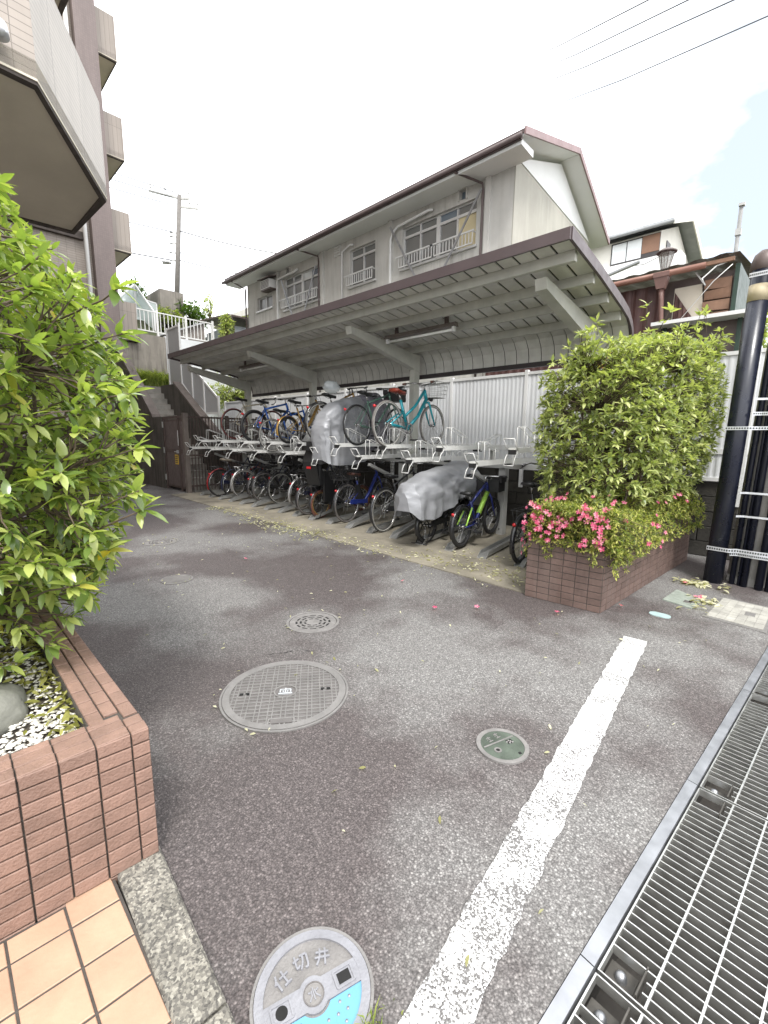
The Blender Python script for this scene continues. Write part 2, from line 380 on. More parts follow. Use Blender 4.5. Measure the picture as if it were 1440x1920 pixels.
# ------------------------------------------------------------------ foliage helpers
def leaf_mb(L=1.0, W=.36, curl=.18, fold=.16, nseg=4):
    """one leaf along +x, midrib folded, drooping tip"""
    b = MB(); vs = []
    for i in range(nseg + 1):
        t = i / nseg; w = W / 2 * (sin(pi * min(1, t * .96 + .02)) ** .75) * (1.12 - .35 * t); x = t * L; z = -curl * L * t * t
        vs += [(x, -w, z + fold * w), (x, 0, z), (x, w, z + fold * w)]
    fs = []
    for i in range(nseg):
        o = i * 3; fs += [(o, o + 3, o + 4, o + 1), (o + 1, o + 4, o + 5, o + 2)]
    return b.add(vs, fs, True)
def leaf_matrix(p, d, size, roll=0.0):
    d = V(d).normalized(); y = Z.cross(d)
    y = y.normalized() if y.length > .05 else V((0, 1, 0)); z = d.cross(y)
    R = Matrix((d, y, z)).transposed() @ Matrix.Rotation(roll, 3, 'X')
    return Matrix.Translation(p) @ (R * size).to_4x4()
def rosette(p, d, n, size, spread=1.0, rnd=random):
    """n leaf matrices fanning out round a twig tip"""
    d = V(d).normalized(); a = d.orthogonal().normalized(); b = d.cross(a); out = []; ph = rnd.uniform(0, 6.28)
    for k in range(n):
        t = ph + 2.4 * k; el = rnd.uniform(.15, 1.0) * spread
        q = d * (1.15 - el) + (a * cos(t) + b * sin(t)) * (el + .25) + V((0, 0, rnd.uniform(-.25, .1)))
        s = size * rnd.uniform(.65, 1.15)
        out.append(leaf_matrix(V(p) - d * rnd.uniform(0, .55) * size, q, s, rnd.uniform(-.5, .5)))
    return out
CAMP = V((0, 0, 1.5)); CAMF = V((-0.690068, 0.704674, -0.165048))
def leaves(parent, mats, me_parts, lo_mb, m, part_name='leaf', rest_name='foliage', cap=300):
    """the cap leaves that show largest become objects sharing one mesh, the others one joined part"""
    def score(mt):
        c = mt.translation - CAMP; dpt = c.dot(CAMF)
        if dpt < .3: return 0
        x = c.dot(V((0.71331, 0.700782, 0.00964))) / dpt; y = c.dot(V((-.122455, .111078, .986238))) / dpt
        if abs(x) > .88 or abs(y) > 1.16: return 0
        return mt.to_scale().x / dpt
    mats = sorted(mats, key=score, reverse=True)
    for mt in mats[:cap]: inst(part_name, me_parts, parent, mw=mt)
    b = MB()
    base = [V(p) for p in lo_mb.v]; sm = lo_mb.s
    for mt in mats[cap:]:
        o = len(b.v); b.v += [tuple(mt @ p) for p in base]; b.f += [tuple(i + o for i in f) for f in lo_mb.f]; b.s += sm
    if b.f:
        o = obj(rest_name, b, m, parent, fix=False); o['kind'] = 'stuff'
        return o

# ------------------------------------------------------------------ ground, pad, road paint
# the trench under the grating: strip from its outer frame edge, slightly skewed to the shelter
GD = V((.066, 1, 0)).normalized()                    # along the channel
GP = V((1, -.066, 0)).normalized()                   # across it
G0 = V((-.419, 0, 0))                                # outer frame edge at Y = 0
gw = .74
ga, gb = G0 + GD * -1.2, G0 + GD * 7.2
tr = [ga, ga + GP * gw, gb + GP * gw, gb]
g = MB(); B = 600
o4 = [V((-B, -B, 0)), V((B, -B, 0)), V((B, B, 0)), V((-B, B, 0))]
for i in range(4):
    g.quad(o4[i], o4[(i + 1) % 4], tr[(i + 1) % 4], tr[i])
setting('ground', g, M_ASPH, 'dark asphalt drive with pale aggregate')
t = MB(); dn = V((0, 0, -.34))
t.quad(*[p + dn for p in tr])
for i in range(4): t.quad(tr[i], tr[(i + 1) % 4], tr[(i + 1) % 4] + dn, tr[i] + dn)
setting('drain_channel', t, M_TRENCH)
pad = MB()
pf = [(-11.75, 4.27), (-9.72, 4.19), (-7.5, 4.13), (-5, 4.06), (-1.93, 3.965)]
pp = pf + [(-1.7, 6.95), (-11.9, 6.95)]
pad.prism(pp, -.02, .012); setting('concrete_pad', pad, M_CONC, 'stained concrete pad under the bicycle racks')
ln = MB(); rl = random.Random(3)
ys = [-.3 + .04 * i for i in range(100)]; ys = [y for y in ys if y < 3.62] + [3.63]
vs = []
for y in ys:
    w = rl.uniform(-.006, .006); w2 = rl.uniform(-.006, .006)
    vs += [(-.535 - .1138 * y + w, y, .004), (-.388 - .111 * y + w2, y + .02, .004)]
ln.add(vs, [(2 * i, 2 * i + 1, 2 * i + 3, 2 * i + 2) for i in range(len(ys) - 1)])
setting('road_marking', ln, M_LINE, 'worn white painted line')

# ------------------------------------------------------------------ near entrance: tiled floor and kerb
FT = thing('tiled_floor', 'peach square floor tiles beside the near brick planter', 'floor', (-1.2, .1, 0)); FT['kind'] = 'structure'
fb = MB(); fb.prism([(-1.53, .29), (-1.62, -.8), (-.2, -.8), (-.2, .285)], -.02, .027); obj('mortar_bed', fb, M_GROUT, FT)
ex, ey = V((1, -.0, 0)), V((.06, 1, 0)).normalized()
for i in range(9):
    for j in range(6):
        x1 = -1.452 + .1437 * i - .1437; y1 = .282 - .131 - .1437 * j - .0035 * i + (.1437 if j == 0 else 0)
        x0, x2 = x1 + .0035, x1 + .1402; yt = (.284 if j == 0 else .151 - .1437 * (j - 1)) - .0035; yb = .151 - .1437 * j + .0035
        b = MB(); sk = lambda x, y: (x + .06 * (y - .15), y)
        c = [sk(x0, yb), sk(x2, yb), sk(x2, yt), sk(x0, yt)]
        if c[0][0] < -1.60 + .0: c = [(max(p[0], -1.535 + .06 * (p[1] - .15)), p[1]) for p in c]
        zt = .031 + random.uniform(-.0008, .0008)
        e = .003; cc = V((sum(p[0] for p in c) / 4, sum(p[1] for p in c) / 4, 0))
        b.hexa([(p[0], p[1], .015) for p in c], [(p[0], p[1], zt - .002) for p in c])
        top = [tuple(lerp((p[0], p[1], zt), (cc.x, cc.y, zt), .03)) for p in c]
        b.add([(p[0], p[1], zt - .0019) for p in c] + top, [(4, 5, 6, 7)] + [(q, (q + 1) % 4, 4 + (q + 1) % 4, 4 + q) for q in range(4)])
        obj('tile', b, M_FTILE, FT)
KB = thing('kerb', 'row of speckled granite kerb stones edging the peach tiled floor', 'kerb', (-1.2, .35, 0)); KB['kind'] = 'structure'
xs = [-1.565, -.955, -.35, .3]
for a, c in zip(xs, xs[1:]):
    b = MB(); f = lambda x: (.297 - .035 * (x + 1.5), .437 - .07 * (x + 1.5))
    (l0, h0), (l1, h1) = f(a), f(c); a2, c2 = a + .003, c - .003; e = .008
    b.hexa([(a2, l0, -.03), (c2, l1, -.03), (c2, h1, -.03), (a2, h0, -.03)], [(a2, l0, .028), (c2, l1, .028), (c2, h1, .024), (a2, h0, .024)])
    b.hexa([(a2, l0, .028), (c2, l1, .028), (c2, h1, .024), (a2, h0, .024)], [(a2 + e, l0 + e, .036), (c2 - e, l1 + e, .036), (c2 - e, h1 - e, .034), (a2 + e, h0 - e, .034)])
    obj('kerb_stone', b, M_GRAN, KB)

# ------------------------------------------------------------------ grating over the drain channel
def gpt(u, v, z=0): return G0 + GP * u + GD * v + V((0, 0, z))
joints = [-.9, .155, 1.19, 2.228, 3.345, 4.39, 5.43]
FR = thing('drain_edging', 'galvanised angle frame edging the drain grating along the asphalt', 'frame', tuple(gpt(0, 1)))
for a, c in zip(joints, joints[1:]):
    b = MB(); e = .004
    b.hexa([gpt(0, a + .002, -.05), gpt(.047, a + .002, -.05), gpt(.047, c - .002, -.05), gpt(0, c - .002, -.05)],
           [gpt(e, a + .002, .008), gpt(.047 - e, a + .002, .005), gpt(.047 - e, c - .002, .005), gpt(e, c - .002, .008)])
    obj('frame_segment', b, M_GALV, FR)
    b = MB(); b.hexa([gpt(.69, a + .002, -.05), gpt(gw, a + .002, -.05), gpt(gw, c - .002, -.05), gpt(.69, c - .002, -.05)], [gpt(.69, a + .002, .006), gpt(gw, a + .002, .006), gpt(gw, c - .002, .006), gpt(.69, c - .002, .006)])
    obj('frame_segment', b, M_GALV, FR)
M_POCKET = mat('pocket_plate', (.075, .070, .062), .6, .3, .3, 20)
names = ['drain grating panel nearest the tiled entrance, mostly outside the frame', 'drain grating panel nearest the camera beside the blurred end of the white line',
         'second drain grating panel beside the middle of the white line', 'third drain grating panel beside the far end of the white line',
         'fourth drain grating panel at the picture edge by the large pale plate', 'farthest drain grating panel towards the conduit pole']
RG = Matrix((GP, GD, Z)).transposed().to_4x4()
u0, u1 = .056, .684
bb = MB(); bb.box(0, u1 - u0, -.0020, .0020, -.032, 0); me_bear = bb.mesh('bearing_bar', M_BAR)
bs = MB(); bs.box(0, u1 - u0 - .10, -.0020, .0020, -.032, 0); me_bear_s = bs.mesh('bearing_bar', M_BAR)
for pi_, (a, c) in enumerate(zip(joints, joints[1:])):
    Ln = c - a - .012
    T = thing('drain_grating', names[pi_], 'drain grating', tuple(gpt(u0, a + .006)), 'steel gratings over the drain channel')
    nb = 31
    for k in range(nb):
        v = a + .006 + Ln * (k + .06) / (nb - .9)
        pocket = k in (1, 2, nb - 3, nb - 2)
        if pocket: inst('bearing_bar', me_bear_s, T, mw=Matrix.Translation(gpt(u0 + .10, v)) @ RG)
        else: inst('bearing_bar', me_bear, T, mw=Matrix.Translation(gpt(u0, v)) @ RG)
    cb = MB(); cb.box(-.003, .003, 0, Ln, -.014, -.0008); me_c = cb.mesh('cross_bar', M_BAR)
    for k in range(6):
        inst('cross_bar', me_c, T, mw=Matrix.Translation(gpt(u0 + .118 + .106 * k, a + .006)) @ RG)
    eb = MB(); eb.box(-.0025, .0025, 0, Ln, -.032, .0); me_e = eb.mesh('end_bar', M_BAR)
    for u in (u0 - .003, u1 + .003): inst('end_bar', me_e, T, mw=Matrix.Translation(gpt(u, a + .006)) @ RG)
    for v in (a + .006 + Ln * 2.0 / nb, a + .006 + Ln * (nb - 1.9) / nb):
        b = MB(); b.hexa([gpt(u0, v - .036, -.060), gpt(u0 + .075, v - .036, -.060), gpt(u0 + .075, v + .036, -.060), gpt(u0, v + .036, -.060)],
                         [gpt(u0, v - .036, -.054), gpt(u0 + .075, v - .036, -.054), gpt(u0 + .075, v + .036, -.054), gpt(u0, v + .036, -.054)])
        b.hexa([gpt(u0 + .088, v - .05, -.033), gpt(u0 + .092, v - .05, -.033), gpt(u0 + .092, v + .05, -.033), gpt(u0 + .088, v + .05, -.033)],
               [gpt(u0 + .088, v - .05, 0), gpt(u0 + .092, v - .05, 0), gpt(u0 + .092, v + .05, 0), gpt(u0 + .088, v + .05, 0)])
        s = obj('bolt_pocket', b, M_POCKET, T)
        b = MB(); b.lathe([(.017, -.054), (.017, -.046), (.013, -.036), (.006, -.031), (0, -.030)], 10, gpt(u0 + .038, v), True); obj('bolt', b, M_GALV, s)

# ------------------------------------------------------------------ planters
def planter_quad(T, A, Bc, C, D, z, zin, th, m_soil):
    """hollow box wall with inner fill; corners counter-clockwise"""
    pts = [V(p) for p in (A, Bc, C, D)]; cen = sum(pts, V((0, 0, 0))) / 4
    inn = []
    for i in range(4):
        p, q, r = pts[i - 1], pts[i], pts[(i + 1) % 4]
        e1 = (q - p).normalized(); e2 = (r - q).normalized()
        n1 = V((-e1.y, e1.x, 0)); n2 = V((-e2.y, e2.x, 0)); bis = (n1 + n2) / (1 + n1.dot(n2)); inn.append(q + bis * th)
    b = MB()
    for i in range(4):
        j = (i + 1) % 4
        b.hexa([pts[i] + V((0, 0, -.05)), pts[j] + V((0, 0, -.05)), inn[j] + V((0, 0, -.05)), inn[i] + V((0, 0, -.05))], [pts[i] + Z * z, pts[j] + Z * z, inn[j] + Z * z, inn[i] + Z * z])
    obj('wall', b, M_GROUT, T)
    b = MB(); b.prism([(p.x, p.y) for p in inn], 0, zin); obj('soil', b, m_soil, T)
    return inn
# near planter
PA = V((-1.536, .432, 0)); e1 = V((-.066, -1, 0)).normalized(); e2 = V((-1, .004, 0))
P1 = thing('brick_planter', 'reddish brown tiled planter filled with white pebbles at the near tiled entrance', 'planter', tuple(PA))
A, Bq, C, D = PA + e1 * 1.25, PA, PA + e2 * 4.4, PA + e2 * 4.4 + e1 * 1.25
P1['kind'] = 'thing'
planter_quad(P1, A, Bq, C, D, .515, .462, .146, M_SOIL)
if 1:
    b = MB(); b.box(PA.x - .146, PA.x - .1085, PA.y - 1.2, PA.y - .003, .5152, .5172); obj('mortar', b, M_GROUT, P1)
# front face: columns from the corner (half tile first), rows
cols = [(0, .056)] + [(.056 + .0985 * k, .0985) for k in range(7)]
rows = [(.476, .046)] + [(.476 - .0492 * (k + 1), .0492) for k in range(10)]
tm = {}
rotF = Matrix((-e1, V((-1, .066, 0)).normalized(), Z)).transposed().to_4x4()
for (u, w) in cols:
    for (zz, hh) in rows:
        k = (w, hh)
        if k not in tm: tm[k] = tri_mesh_box(w - .0055, .014, hh - .0055, .002).mesh('tile', M_TILE)
        c = PA + e1 * (u + w / 2) + V((.010 + random.uniform(-.001, .001), 0, zz + hh / 2))
        if zz + hh / 2 > 0: inst('tile', tm[k], P1, mw=Matrix.Translation(c) @ rotF)
# cap tiles: three courses down the long side, two along the front
rotT = Matrix((e2, -Z, V((0, -1, 0)))).transposed().to_4x4()
me_cap = tri_mesh_box(.0962 - .0062, .014, .049 - .0055, .002).mesh('cap_tile', M_TILE)
for r in range(3):
    for k in range(40):
        c = PA + e2 * (.1095 + .0962 * (k + (.5 if r == 1 else 0.0)) + .048) + e1 * (.0235 + .0490 * r) + V((0, 0, .524 + random.uniform(-.0007, .0007)))
        inst('cap_tile', me_cap, P1, mw=Matrix.Translation(c) @ rotT)
rotT2 = Matrix((-e1, -Z, e2)).transposed().to_4x4()
for r in range(3):
    if r == 2: rowd = .036
    for (u, w) in cols:
        rowd = .052 if r < 2 else .036; k = ('c', w, r)
        if r == 2 and u + w < .14: continue
        if k not in tm: tm[k] = tri_mesh_box(w - .0045, .014, rowd - .004, .002).mesh('cap_tile', M_TILE)
        c = PA + e1 * (u + w / 2) + e2 * (.018 + .0525 * r - (.008 if r == 2 else 0)) + V((0, 0, .524 + random.uniform(-.0007, .0007)))
        inst('cap_tile', tm[k], P1, mw=Matrix.Translation(c) @ rotT2)
# pebbles, yellow leaves and rock in it
rp = random.Random(5); b = MB()
ico = [(0, 0, .6), (.9, 0, .1), (.28, .85, .1), (-.73, .53, .1), (-.73, -.53, .1), (.28, -.85, .1), (0, 0, -.5)]
icf = [(0, 1, 2), (0, 2, 3), (0, 3, 4), (0, 4, 5), (0, 5, 1), (6, 2, 1), (6, 3, 2), (6, 4, 3), (6, 5, 4), (6, 1, 5)]
for k in range(7000):
    x = PA.x - .13 - rp.random() ** 1.7 * 1.9; y = PA.y - .15 - rp.random() * 1.0
    s = rp.uniform(.006, .0125); m = Matrix.Translation((x, y, .466 + rp.uniform(0, .010))) @ Matrix.Rotation(rp.uniform(0, 6.28), 4, 'Z') @ Matrix.Rotation(rp.uniform(-.4, .4), 4, 'X') @ Matrix.Diagonal((s * rp.uniform(1, 1.5), s, s * .8, 1))
    b.add([m @ V(p) for p in ico], icf, True)
o = obj('pebbles', b, M_PEB, None, fix=False); tag(o, 'white pebble mulch spread in the near tiled planter', 'gravel', kind='stuff')
b = MB(); lf = leaf_mb(1, .42, .25, .3, 3)
for k in range(420):
    u = rp.random(); x = PA.x - .17 - u * 1.9
    y = PA.y - .155 - (rp.random() ** 2.2) * .16 if rp.random() < .86 else PA.y - .16 - rp.random() * .6
    m = leaf_matrix((x, y, .478 + rp.random() * .03), (rp.uniform(-1, 1), rp.uniform(-1, 1), rp.uniform(-.2, .35)), rp.uniform(.028, .048), rp.uniform(-.7, .7))
    b.add([m @ V(p) for p in lf.v], lf.f, True)
o = obj('fallen_leaves', b, M_DRY, None, fix=False); o.data.materials[0] = M_OLIVE; tag(o, 'drift of yellow leaves lying along the inside edge of the near planter', 'leaves', kind='stuff')
def rock(name, c, s, label, seed=1):
    bm = bmesh.new(); bmesh.ops.create_icosphere(bm, subdivisions=3, radius=1)
    for v in bm.verts:
        n = mnoise.noise(v.co * 1.3 + V((seed, 0, 0))) * .3 + mnoise.noise(v.co * 3.5) * .08
        v.co = V((v.co.x * s[0], v.co.y * s[1], v.co.z * s[2])) * (1 + n)
    me = bpy.data.meshes.new(name); bm.to_mesh(me); bm.free(); me.materials.append(M_ROCK)
    for p in me.polygons: p.use_smooth = True
    o = bpy.data.objects.new(name, me); COL.objects.link(o); o.location = c
    return tag(o, label, 'rock')
rock('rock', (-2.06, .06, .49), (.15, .11, .085), 'rounded grey green stone lying among the white pebbles', 3)

# far planter
P2 = thing('brick_planter', 'brown tiled planter with azaleas and hedge at the right end of the shelter', 'planter', (-1.55, 5.2, 0))
qa, qb, qc, qd = V((-1.925, 3.925, 0)), V((-1.246, 3.97, 0)), V((-1.112, 6.62, 0)), V((-1.93, 6.6, 0))
planter_quad(P2, qa, qb, qc, qd, .60, .52, .10, M_SOIL)
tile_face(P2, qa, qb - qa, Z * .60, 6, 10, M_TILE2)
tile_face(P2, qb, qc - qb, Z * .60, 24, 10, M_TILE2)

# ------------------------------------------------------------------ manhole covers, drains and plates
def ring(b, c, r0, r1, z0, z1, n=40, a0=0, a1=2 * pi):
    full = abs(a1 - a0 - 2 * pi) < 1e-4; m = n if full else n + 1; vs = []; fs = []
    for i in range(m):
        t = a0 + (a1 - a0) * i / n
        for r, z in ((r0, z0), (r1, z0), (r1, z1), (r0, z1)): vs.append((c[0] + r * cos(t), c[1] + r * sin(t), c[2] + z))
    for i in range(n):
        j = (i + 1) % m
        for k in range(4): fs.append((i * 4 + k, i * 4 + (k + 1) % 4, j * 4 + (k + 1) % 4, j * 4 + k))
    if not full: fs += [(0, 1, 2, 3), (n * 4 + 3, n * 4 + 2, n * 4 + 1, n * 4)]
    return b.add(vs, fs)
def dish(b, c, r, z0, z1, n=40):
    return b.add([(c[0] + r * cos(2 * pi * k / n), c[1] + r * sin(2 * pi * k / n), z) for z in (z0, z1) for k in range(n)],
                 [tuple(range(n, 2 * n))] + [(k, (k + 1) % n, n + (k + 1) % n, n + k) for k in range(n)])
def local(c, ax):
    ax = V(ax).normalized(); ay = V((-ax.y, ax.x, 0)); c = V(c)
    return lambda x, y, z=0: c + ax * x + ay * y + Z * z
def lbar(b, f, p, q, w, z0, z1):
    p, q = V((*p, 0)), V((*q, 0)); d = (q - p).normalized(); n = V((-d.y, d.x, 0)) * w / 2
    s = [p - n, q - n, q + n, p + n]
    return b.hexa([f(v.x, v.y, z0) for v in s], [f(v.x, v.y, z1) for v in s])
# large gridded cover
c = (-2.12, 1.345, 0); T = thing('manhole_cover', 'largest round iron cover with a raised grid pattern and small centre emblem', 'manhole cover', c)
R = .372
b = MB(); ring(b, c, R - .012, R, -.02, .008, 56); obj('frame_ring', b, M_IRON, T)
b = MB(); dish(b, c, R - .013, -.02, .004, 56); obj('plate', b, M_IRON_D, T)
b = MB(); ring(b, c, R - .056, R - .016, .003, .0105, 56); obj('rim', b, M_IRON, T)
f = local(c, (.60, .80, 0)); Ri = R - .056
def chord(x): return sqrt(max(0, Ri * Ri - x * x))
for k in range(-9, 10):
    y = k * .0325; h = chord(y) - .002
    if h < .06: continue
    segs = [(-h, h)] if abs(y) > .062 else [(-h, -sqrt(.066 ** 2 - y * y)), (sqrt(.066 ** 2 - y * y), h)]
    for s0, s1 in segs:
        b = MB(); lbar(b, f, (s0, y), (s1, y), .0062 if k % 3 else .0085, .003, .0095); obj('rib', b, M_IRON, T)
for k in range(-4, 5):
    for dx in (-.0125, .0125):
        x = k * .071 + dx; h = chord(x) - .002
        if h < .05: continue
        segs = [(-h, h)] if abs(x) > .062 else [(-h, -sqrt(.066 ** 2 - x * x)), (sqrt(.066 ** 2 - x * x), h)]
        for s0, s1 in segs:
            b = MB(); lbar(b, f, (x, s0), (x, s1), .0062, .003, .0088); obj('rib', b, M_IRON, T)
b = MB(); ring(b, c, .060, .068, .003, .0105, 28); o = obj('emblem_ring', b, M_IRON, T)
b = MB()
for p, q, w in [((-.03, .018), (.03, .018), .008), ((-.03, .018), (-.03, -.012), .008), ((.03, .018), (.03, -.012), .008), ((0, .03), (0, -.018), .008), ((-.04, -.024), (.04, -.024), .01),
                ((-.014, .004), (-.012, -.012), .007), ((.014, .004), (.012, -.012), .007)]: SKZ = len(b.v) * .00001; lbar(b, f, p, q, w, .004, .011 + SKZ)
obj('emblem', b, M_BAND, o)
for x in (-.235, .235):
    for dx in (-.017, .017):
        b = MB(); lbar(b, f, (x + dx - .011, .0), (x + dx + .011, .0), .016, .004, .0101); obj('lifting_slot', b, M_SLOT, T)
b = MB()
for p, q in [((-.07, -.262), (.06, -.262)), ((-.07, -.262), (-.075, -.305)), ((.06, -.262), (.065, -.305))]: lbar(b, f, p, q, .009, .003, .0105 + len(b.v) * .00002)
obj('hinge_box', b, M_IRON, T)
b = MB(); lbar(b, f, (-.062, -.285), (.053, -.285), .036, .004, .0098); obj('hinge_pad', b, M_IRON_D, T)

# round drain covers
def drain(c, R, label, slots=True, group='round slotted drain covers'):
    T = thing('drain_cover', label, 'drain cover', c, group)
    b = MB(); ring(b, c, R * .90, R, -.02, .007, 44); obj('frame_ring', b, M_IRON_G, T)
    b = MB(); dish(b, c, R * .9, -.03, .0005, 44); obj('pit', b, M_SLOT, T)
    zs = .0045
    bands = [(.88, .66), (.58, .50), (.42, .34), (.26, .0)]
    for i, (a, d) in enumerate(bands):
        b = MB()
        if d == 0: dish(b, c, R * a, -.01, zs, 28)
        else: ring(b, c, R * d, R * a, -.01, zs, 44)
        obj('slot_ring', b, M_IRON_G, T)
    for (a, d, n) in [(.67, .57, 12), (.51, .41, 9), (.35, .25, 8)]:
        for k in range(n):
            t = 2 * pi * k / n + .1 * n
            b = MB(); ring(b, c, R * d, R * a, -.01, zs - .0004, 2, t - .10 * (.8 / a) * .6, t + .10 * (.8 / a) * .6); obj('bridge', b, M_IRON_G, T)
    return T
drain((-2.832, 2.075, 0), .215, 'slotted round drain cover just behind the large gridded cover')
drain((-6.6, 2.215, 0), .235, 'farthest round slotted drain cover, beside the shrub tips with fallen leaves on it')
c = (-4.715, 1.715, 0); T = thing('manhole_cover', 'small grey round cover between the two slotted drain covers', 'manhole cover', c)
b = MB(); ring(b, c, .142, .158, -.02, .008, 36); obj('frame_ring', b, M_IRON_G, T)
b = MB(); dish(b, c, .143, -.02, .004, 36); obj('plate', b, M_IRON_G, T)
f = local(c, (.7, .7, 0)); b = MB()
for k in range(-3, 4):
    h = sqrt(.135 ** 2 - (k * .034) ** 2); obj('rib', lbar(MB(), f, (-h, k * .034), (h, k * .034), .012, .003, .0075), M_IRON, T)

# green-tinted small cover
c = (-.967, 1.838, 0); T = thing('manhole_cover', 'small dark green tinted round cover between large grid cover and white line', 'manhole cover', c)
M_PATINA = mat('patina', (.080, .098, .078), .6, .3, .35, 9, .25, 110)
b = MB(); ring(b, c, .106, .127, -.02, .010, 40); obj('rim', b, M_IRON_G, T)
b = MB(); dish(b, c, .107, -.02, .0075, 40); obj('plate', b, M_PATINA, T)
f = local(c, (.30, .95, 0))
obj('divider', lbar(MB(), f, (-.092, .028), (.092, .028), .006, .007, .0105), M_IRON_G, T)
obj('lifting_slot', lbar(MB(), f, (.034, .004), (.068, .004), .030, .0072, .0081), M_SLOT, T)
b = MB()
for p in [(.036, .008), (.045, -.004), (.056, .004), (.062, -.005), (.05, .012)]: b.lathe([(.0055, .008), (.004, .0105), (0, .0115)], 7, f(*p), True)
obj('gravel', b, M_IRON, T)
b = MB(); q = f(-.045, -.018); ring(b, q, .010, .018, .007, .0105, 18); o = obj('screw_ring', b, M_IRON_G, T)
b = MB(); dish(b, q, .0102, .007, .0088, 14); obj('screw', b, M_SLOT, o)
obj('lifting_hole', lbar(MB(), f, (.028, -.082), (.044, -.082), .014, .0072, .0082), M_SLOT, T)
b = MB()
for x, y in [(-.03, .06), (.022, .066)]:
    for p, q in [((x - .012, y + .012), (x + .012, y + .012)), ((x, y + .02), (x, y - .016)), ((x - .012, y - .014), (x + .013, y - .012)), ((x - .013, y - .002), (x - .006, y + .004))]: lbar(b, f, p, q, .0035, .007, .0095 + len(b.v) * .00001)
obj('lettering', b, M_IRON_G, T)

# gate valve cover with characters
c = (-.818, .578, 0); R = .166; T = thing('valve_cover', 'grey round valve cover with raised characters and blue dotted field', 'valve cover', c)
ax = V((.297, .955, 0)); f = local(c, ax)
b = MB(); ring(b, c, R - .008, R, -.03, .010, 56); obj('frame_ring', b, M_IRON, T)
b = MB(); dish(b, c, R - .0085, -.03, .006, 56); obj('plate', b, M_IRON_G, T)
b = MB(); ring(b, c, R - .034, R - .010, .005, .0125, 56); o = obj('rim', b, mat('worn_zinc', (.27, .27, .29), .5, .5, .12, 14, .2, 110), T)
MZ = MATS['worn_zinc']
Ri = R - .033
b = MB(); lbar(b, f, (-sqrt(Ri ** 2 - .012 ** 2), -.006), (sqrt(Ri ** 2 - .012 ** 2), -.006), .060, .005, .0118)
n = 24; b.add([f(.040 * cos(2 * pi * k / n), -.006 + .044 * sin(2 * pi * k / n), z) for z in (.005, .0119) for k in range(n)], [tuple(range(n, 2 * n))] + [(k, (k + 1) % n, n + (k + 1) % n, n + k) for k in range(n)])
obj('centre_band', b, MZ, T)
q = f(0, -.006); b = MB(); dish(b, q, .026, .0119, .0126, 28); o = obj('boss', b, M_IRON_G, T)
b = MB(); ring(b, q, .0258, .0285, .0118, .0142, 28); obj('boss_ring', b, M_IRON_D, o)
b = MB()
SK = [0]
def stroke(b, pts, w, z0, z1, o=(0, 0), s=1.0):
    for p, r in zip(pts, pts[1:]):
        SK[0] = (SK[0] + 1) % 9; z1 += .00007 * (SK[0] - 4); lbar(b, f, (o[0] + p[0] * s, o[1] + p[1] * s), (o[0] + r[0] * s, o[1] + r[1] * s), w, z0, z1)
for st in [[(0, .8), (0, -.8)], [(-.25, .45), (-.28, -.2), (-.75, -.75)], [(.25, .45), (.3, -.2), (.8, -.75)], [(-.75, .35), (-.4, .2)], [(.75, .4), (.4, .2)]]:
    stroke(b, st, .0034, .0124, .0148, (0, -.006), .019)
obj('lettering', b, MZ, o)
# lettering: three characters along the upper half
glyph = {
 'shi': [[(-.45, .95), (-.62, .45), (-.95, .05)], [(-.66, .42), (-.66, -.95)], [(-.25, .30), (.95, .30)], [(.35, .95), (.35, -.72)], [(-.12, -.74), (.85, -.74)]],
 'setsu': [[(-.95, .28), (-.12, .48)], [(-.62, .9), (-.62, -.45), (-.5, -.62), (-.15, -.35)], [(.0, .72), (.88, .72), (.84, -.55), (.68, -.88), (.42, -.74)], [(.38, .72), (.28, -.05), (-.12, -.85)]],
 'i': [[(-.82, .48), (.82, .48)], [(-.95, -.10), (.95, -.10)], [(-.30, .92), (-.32, -.15), (-.70, -.92)], [(.36, .92), (.36, -.95)]],
}
for g_, (x, y), a in (('shi', (-.066, .066), .35), ('setsu', (-.008, .084), 0.0), ('i', (.052, .070), -.30)):
    b = MB()
    for st in glyph[g_]:
        pts = [(x + .0225 * (p[0] * cos(a) - p[1] * sin(a)), y + .0225 * (p[0] * sin(a) + p[1] * cos(a))) for p in st]
        stroke(b, pts, .0052, .0058, .0112)
    obj('raised_character', b, MZ, T)
# blue field below the band
yb = -.037; pts = []
for k in range(25):
    a0_ = pi + math.asin(.037 / Ri); a1_ = 2 * pi - math.asin(.037 / Ri); t_ = a0_ + (a1_ - a0_) * k / 24
    pts.append((Ri * .995 * cos(t_), Ri * .995 * sin(t_)))
arc = [(.046 * cos(t_), -.006 + .050 * sin(t_)) for t_ in [(-.68 - k * (pi - 1.36) / 8) for k in range(9)]]
b = MB(); poly = [f(x, y, .0076) for x, y in pts + [(.06, yb)] + arc + [(-.06, yb)]]
b.ext([p - Z * .002 for p in poly], Z * .003); obj('blue_field', b, M_BLUE, T)
for i in range(9):
    for j in range(4):
        x, y = -.105 + .027 * i + .0135 * (j % 2), -.052 - .023 * j
        if x * x + y * y < (Ri - .012) ** 2 and (x * x + (y + .006) ** 2) > .056 ** 2:
            b = MB(); q = f(x, y); b.lathe([(.0043, .0085), (.0036, .0102), (0, .0108)], 9, q, True); obj('dot', b, MZ, T)
